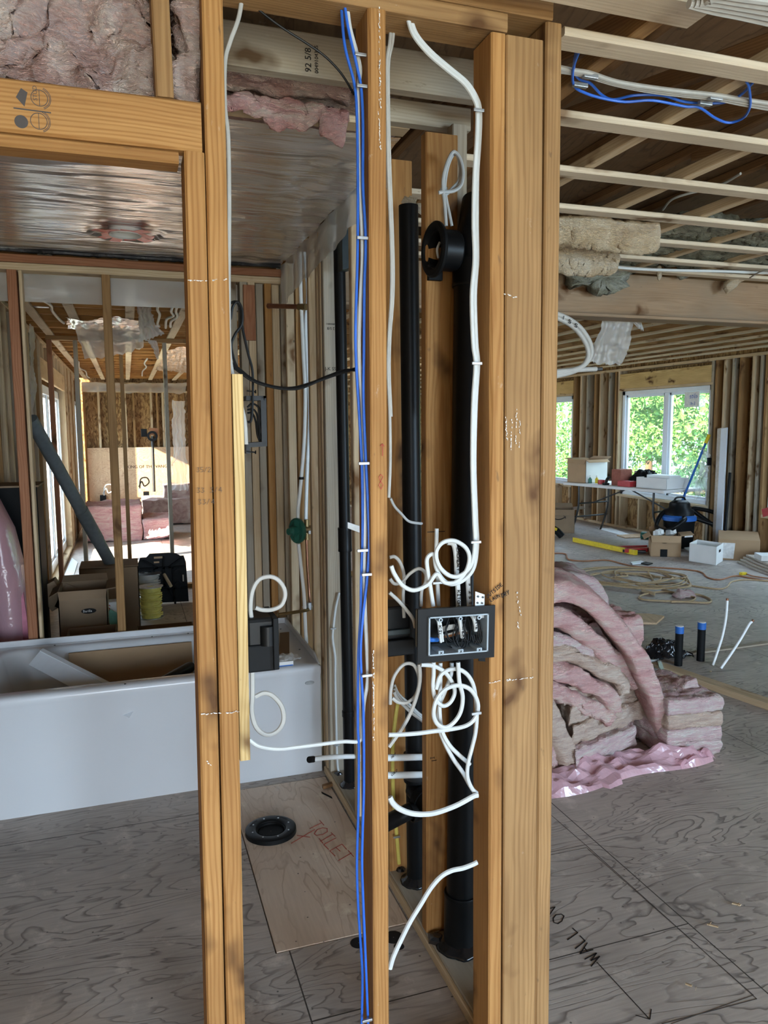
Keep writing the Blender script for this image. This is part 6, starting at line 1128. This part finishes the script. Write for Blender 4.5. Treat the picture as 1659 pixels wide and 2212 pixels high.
for a_, b_ in (((.02, .72), (.96, .72)), ((.05, .30), (.98, .30)), ((.30, .0), (.33, .72)), ((.52, .35), (.52, .95)), ((.72, .0), (.70, .72)), ((.1, .9), (.4, .72)), ((.9, .9), (.62, .72)), ((.3, .1), (.52, .4)), ((.72, .1), (.52, .4))): p, q = sq(*a_), sq(*b_); d_ = (q-p).normalized().cross(V(0, 1, 0))*.018; build('rib', MB().beam(p+V(0, -.01, 0), q+V(0, -.01, 0), d_, (0, .03, 0)), 'blackmat', bpn)
for u, v, w_, h_ in ((.42, .93, .20, .035), (.38, .84, .12, .03), (.90, .50, .03, .12), (.10, .42, .03, .14)): p = sq(u, v)+V(0, -.024, 0); build('hand_slot', MB().box((p.x-w_*.19, p.y-.001, p.z-h_*.25), (p.x+w_*.19, p.y+.001, p.z+h_*.25)), 'plysheet' if v > .8 else 'drywall', bpn, 0)
for u, v in ((.24, .60), (.80, .62), (.80, .38)): p = sq(u, v)+V(0, -.012, 0); build('socket_ring', MB().lathe(p, (0, -1, 0), [(.018, 0), (.03, 0), (.03, .02), (.018, .02)], 20), 'black', bpn)
p = sq(.52, .60); tag(build('wooden_dowel', MB().cyl(p+V(0, -.03, 0), p+V(.05, -.14, -.09), .014, n=12), 'pale'), 'short wooden peg sticking out of the black sawhorse', 'peg')
# cartons behind the tub
bar = cbox('cardboard_box', 'dull carton with twice repeated oval pasta logo behind the tub', V(-.42, 4.72, .20), V(.27, 0, 0), V(0, .30, 0), .42, 'cardd', True, flap_h=.10)
for z, s_ in ((.50, .8), (.385, 1.1)):
    mb = MB(); c_ = V(-.255, 4.714, z); n = 28; mb.loft([[c_+V(.052*s_*math.cos(6.283*i/n), 0, .020*s_*math.sin(6.283*i/n)) for i in range(n)], [c_+V(.052*s_*math.cos(6.283*i/n), -.001, .020*s_*math.sin(6.283*i/n)) for i in range(n)]], True, True); build('oval_logo', mb, 'ink', bar)
    print_text('Barilla', c_+V(-.041*s_, -.0018, -.008*s_), (1, 0, 0), (0, 0, 1), .026*s_, bar, 'whitecard', 'logo_print')
cbox('cardboard_box', 'low open carton right against the tub below the pasta box', V(-.36, 4.30, .24), V(.26, 0, 0), V(0, .28, 0), .20, 'cardd', False)
cbox('cardboard_box', 'open carton behind the tub left of the yellow cable spool', V(.01, 4.40, .20), V(.32, 0, 0), V(0, .25, 0), .20, 'cardd', False)
tag(build('support_crate', MB().box((-.46, 4.26, 0), (-.05, 5.05, .198)), 'cardd', bevel=.004), 'crate under the cartons behind the tub', 'crate'); tag(build('support_crate', MB().box((.0, 4.36, 0), (.34, 4.68, .198)), 'cardd', bevel=.004), 'crate under the carton beside the yellow cable spool', 'crate')
tc = cbox('cardboard_box', 'taller dark carton by the window sill behind the pasta box', V(-.36, 5.7, .02), V(.40, 0, 0), V(0, .32, 0), .56, 'cardd', False); build('closed_lid', MB().box((-.36, 5.7, .575), (.04, 6.02, .585)), 'cardd', tc)
for i, (x, y, a_) in enumerate(((112, 1285, .5), (150, 1290, -.5))):
    c_ = aty(x, y, 5.0); tag(build('small_carton', MB().hexa([c_+V(math.cos(a_)*p-math.sin(a_)*q, r_, math.sin(a_)*p+math.cos(a_)*q) for r_ in (0, .14) for p, q in ((-.055, -.09), (.055, -.09), (.055, .07), (-.055, .07))]), 'cardd', bevel=.002), ['small tilted carton leaning left on the pasta box', 'small tilted carton leaning right on the pasta box'][i], 'cardboard box')
wb2 = thing('printed_bag', 'white paper bag with red letters beside the pasta carton', 'bag', aty(238, 1340, 4.9)); a, b = aty(220, 1345, 4.95), aty(252, 1300, 4.95); build('bag_body', MB().box((a.x, 4.95, a.z-.1), (b.x+.02, 5.05, b.z)), 'whitecard', wb2, .01); print_text('ES', (a.x+.005, 4.948, b.z-.055), (1, 0, 0), (0, 0, 1), .055, wb2, 'redp', 'bag_print')
tag(build('green_foam_sheet', MB().quadbox([aty(222, 1340, 4.85), aty(238, 1317, 4.85), aty(262, 1330, 4.85), aty(262, 1360, 4.85)], (0, .02, 0)), 'teal'), 'pale green foam sheet leaning beside the white printed bag', 'foam sheet')
pk = thing('pink_insulation_bag', 'pink and dark film wrapped roll standing by the left wall behind the tub', 'bag', (-.64, 4.4, 0))
mb = MB(); mb.loft([[V(-.70+x*sx, 4.35+y, z) for x, y in ((0, 0), (.06, -.10), (.15, -.06), (.18, .08), (.10, .2), (0, .18))] for z, sx in ((0, 1.25), (.45, 1.1), (.8, .9), (1.05, .65), (1.22, .25))], True, True); build('film_wrap', mb, 'pinkfilm', pk, smooth=True)
tag(build('pink_foam_board', MB().quadbox([aty(46, 1290, 4.25), aty(50, 1280, 4.25), aty(66, 1392, 4.25), aty(50, 1392, 4.25)], (0, .03, 0)), 'pinkboard'), 'narrow pink foam board between the wrapped roll and the red stud', 'foam board')
dc = thing('dark_carton', 'black sided carton standing open at the left edge behind the tub', 'box', (-.64, 4.9, 0)); build('carton_walls', MB().box((-.71, 4.75, 0), (-.50, 5.05, 1.24)), 'blackmat', dc, .004); build('top_flap', MB().box((-.72, 4.72, 1.24), (-.49, 5.06, 1.25)), 'cardd', dc)
# far insulation and things
def fi(lab, a, b, mat, sd, **k): return tag(fbox('insulation_batt', a, b, mat, amp=.03, fr=5, res=.035, sd=sd, **k), lab, INS)
fi('pink batts stacked on the sunlit floor of the far left room, left part', (-.60, 11.1, .01), (.15, 12.0, .50), 'pink', 71, layer=4); fi('pink batts stacked on the far left room floor, lower right part', (.17, 11.1, .01), (.56, 11.9, .30), 'pink', 72, layer=3)
fi('dusky pink bundle in the back of the far left room', (.20, 12.7, .02), (.95, 13.6, .42), 'rose', 73); fi('rounded dusky bundle on top at the back right of the far left room', (.55, 12.9, .40), (1.1, 13.5, .62), 'rose', 74)
hfilm('pink_film_scrap', 'pink film scrap spread beside the far pink batts', [atz(320, 1168, .02), atz(372, 1155, .05), atz(372, 1135, .25), atz(322, 1150, .25)], 'pinkfilm', .04, 9)
ft = thing('outlet_box', 'black outlet box on the plywood in the far left room', 'electrical box', aty(223, 1078, 14.2)); a = aty(223, 1078, 14.2); build('box_shell', MB().box((a.x-.05, 14.13, a.z-.07), (a.x+.05, 14.235, a.z+.07)), 'black', ft, .006)
for i, (x, y, l) in enumerate(((311, 935, 'black wall box high on the far strand board wall'), (316, 1070, 'black wall box low on the far plywood'))): a = aty(x, y, 14.1); t = thing('outlet_box', l, 'electrical box', a); build('box_shell', MB().box((a.x-.05, 14.05, a.z-.07), (a.x+.05, 14.15, a.z+.07)), 'black', t, .006)
br_ = thing('pole_tool', 'dark pole with round head standing before the far plywood', 'pole', (.6, 13.9, 0)); a, b = aty(333, 1062, 13.9), aty(329, 942, 13.9); build('shaft', MB().cyl(a, b, .025, n=12), 'darksteel', br_); build('round_head', MB().lathe(b, (0, -1, 0), [(.05, 0), (.09, 0), (.09, .03), (.05, .03), (.05, 0)], 20), 'black', br_); build('orange_part', MB().box((b.x-.05, 13.92, b.z+.02), (b.x+.10, 13.96, b.z+.14)), 'orangec', br_)
for i, (x, y, Y_) in enumerate(((235, 1055, 14.0), (312, 1040, 13.9))):
    cable('cable', ['white cable curl above the left far outlet box', 'dark cable curl above the low far wall box'][i], [aty(x+dx, y+dy, Y_) for dx, dy in ((-10, 15), (-8, -5), (5, -8), (10, 2), (0, 10), (-6, 0), (-12, 12))], .012, 'offwhite' if i == 0 else 'black', 'cable', 1, n=6)
hfilm('hanging_film', 'clear film bunched along the far wall corner like a curtain', [aty(375, 865, 12.5), aty(400, 865, 12.5), aty(405, 1060, 12.6), aty(372, 1060, 12.6)], sd=12, amp=.05)
hfilm('hanging_film', 'clear film strip stapled along the top of the far wall', [aty(175, 828, 14.1), aty(402, 828, 14.1), aty(402, 850, 14.0), aty(175, 846, 14.0)], sd=13, amp=.03, nu=50, nv=6)
hfilm('hanging_film', 'broad clear film hanging from the left room ceiling', [atz(165, 705, 2.39), atz(302, 705, 2.39), aty(315, 748, 6.9), aty(182, 776, 6.9)], sd=14, amp=.03, nu=40)
hfilm('hanging_film', 'whitish torn film strip dangling from the left room ceiling', [aty(295, 650, 5.7), aty(322, 655, 5.8), aty(352, 722, 6.0), aty(303, 735, 5.9)], sd=15, amp=.04)
hfilm('hanging_film', 'narrow end of the torn film strip', [aty(318, 735, 6.1), aty(340, 732, 6.1), aty(344, 778, 6.2), aty(340, 780, 6.2)], sd=16, amp=.02, nu=10)
hfilm('hanging_film', 'crinkled clear film across the left ceiling straps', [atz(140, 690, 2.40), atz(298, 690, 2.40), atz(298, 712, 2.395), atz(148, 712, 2.395)], 'poly', .03, 17, 40, 12)
hfilm('hanging_film', 'film patches on the far right ceiling of the left room', [atz(365, 755, 2.40), atz(410, 752, 2.40), atz(410, 805, 2.395), atz(335, 800, 2.395)], 'poly', .03, 18, 30, 20)
hfilm('hanging_film', 'film gathered at the left corner of the cross wall', [aty(62, 700, 5.9), aty(75, 712, 6.2), aty(72, 900, 6.2), aty(66, 900, 6.1)], sd=19, amp=.03, nu=8, nv=40)
for i, px in enumerate(([(92, 648), (110, 660), (113, 672), (128, 690), (138, 698)], [(318, 775), (312, 785), (316, 793), (308, 802), (307, 812)], [(345, 650), (340, 668), (345, 680), (340, 700), (344, 705)], [(378, 650), (370, 672), (375, 682), (360, 690), (358, 708)], [(388, 650), (380, 672), (383, 684), (370, 694), (368, 706)], [(170, 782), (172, 795), (185, 802), (188, 812), (193, 816)])):
    ceil_cable(['white wavy cable tail nearest the left wall on the ceiling', 'wavy cable tail over the far wall', 'wavy cable tail beside the torn film strip', 'left of the two wavy cable tails near the jack stud', 'right of the two wavy cable tails near the jack stud', 'wavy cable tail low over the left wall'][i], px, 2.40, .010, 'white', 1, 'wavy cable tails on the left room ceiling')
sil = tag(build('snowy_floor_sheet', MB().quadbox([atz(x, y, .004) for x, y in ((130, 1265), (150, 1272), (168, 1215), (155, 1205))], (0, 0, .004)), 'vinyl'), 'pale film sheet on the floor along the left window', 'plastic film')
# ================================================================ outside
gr = structure(build('ground', MB().box((-30, -20, -.9), (40, 35, -.85)), 'ground'))
def tree(lab, c, r, h, n, sd):
    random.seed(sd); t = thing('tree', lab, 'tree', c); c = Vector(c); build('trunk', MB().sweep([c, c+V(.1, .1, h*.7)], [.12, .05], 10), 'bark', t); mb = MB()
    cl = [(c+V(random.uniform(-1, 1)*r, random.uniform(-1, 1)*r*1.2, random.uniform(.0, 1)*h), random.uniform(.4, .75)) for _ in range(34)]
    for i in range(n):
        cc_, cr = random.choice(cl); d = V(random.gauss(0, 1), random.gauss(0, 1), random.gauss(0, 1)).normalized()*cr*random.uniform(.7, 1.05); p = cc_+d
        a = V(random.gauss(0, 1), random.gauss(0, 1), random.gauss(0, 1)).normalized()*.07; b = a.cross(V(random.gauss(0, 1), random.gauss(0, 1), 1)).normalized()*.034; k_ = d.normalized()*.014
        mb.add([p-a, p+b+k_, p+a, p-b+k_], [(0, 1, 2), (0, 2, 3)])
    o = build('foliage', mb, 'leaf', t, smooth=False); o['kind'] = 'stuff'
for i, (y, x, h) in enumerate(((4.5, 10.6, 2.5), (7.2, 11.0, 2.9), (9.8, 11.3, 2.7), (12.4, 11.4, 3.0), (15.2, 11.8, 3.2), (18.2, 12.2, 3.2))):
    tree(['leafy tree outside the window at the right edge', 'leafy tree outside, right half of the double window', 'leafy tree outside, middle of the double window', 'leafy tree outside, left half of the double window', 'leafy tree outside the window beside the corner post', 'furthest leafy tree outside the right wall'][i], (x, y, -.88), 1.5, h+.9, 12000, 100+i)
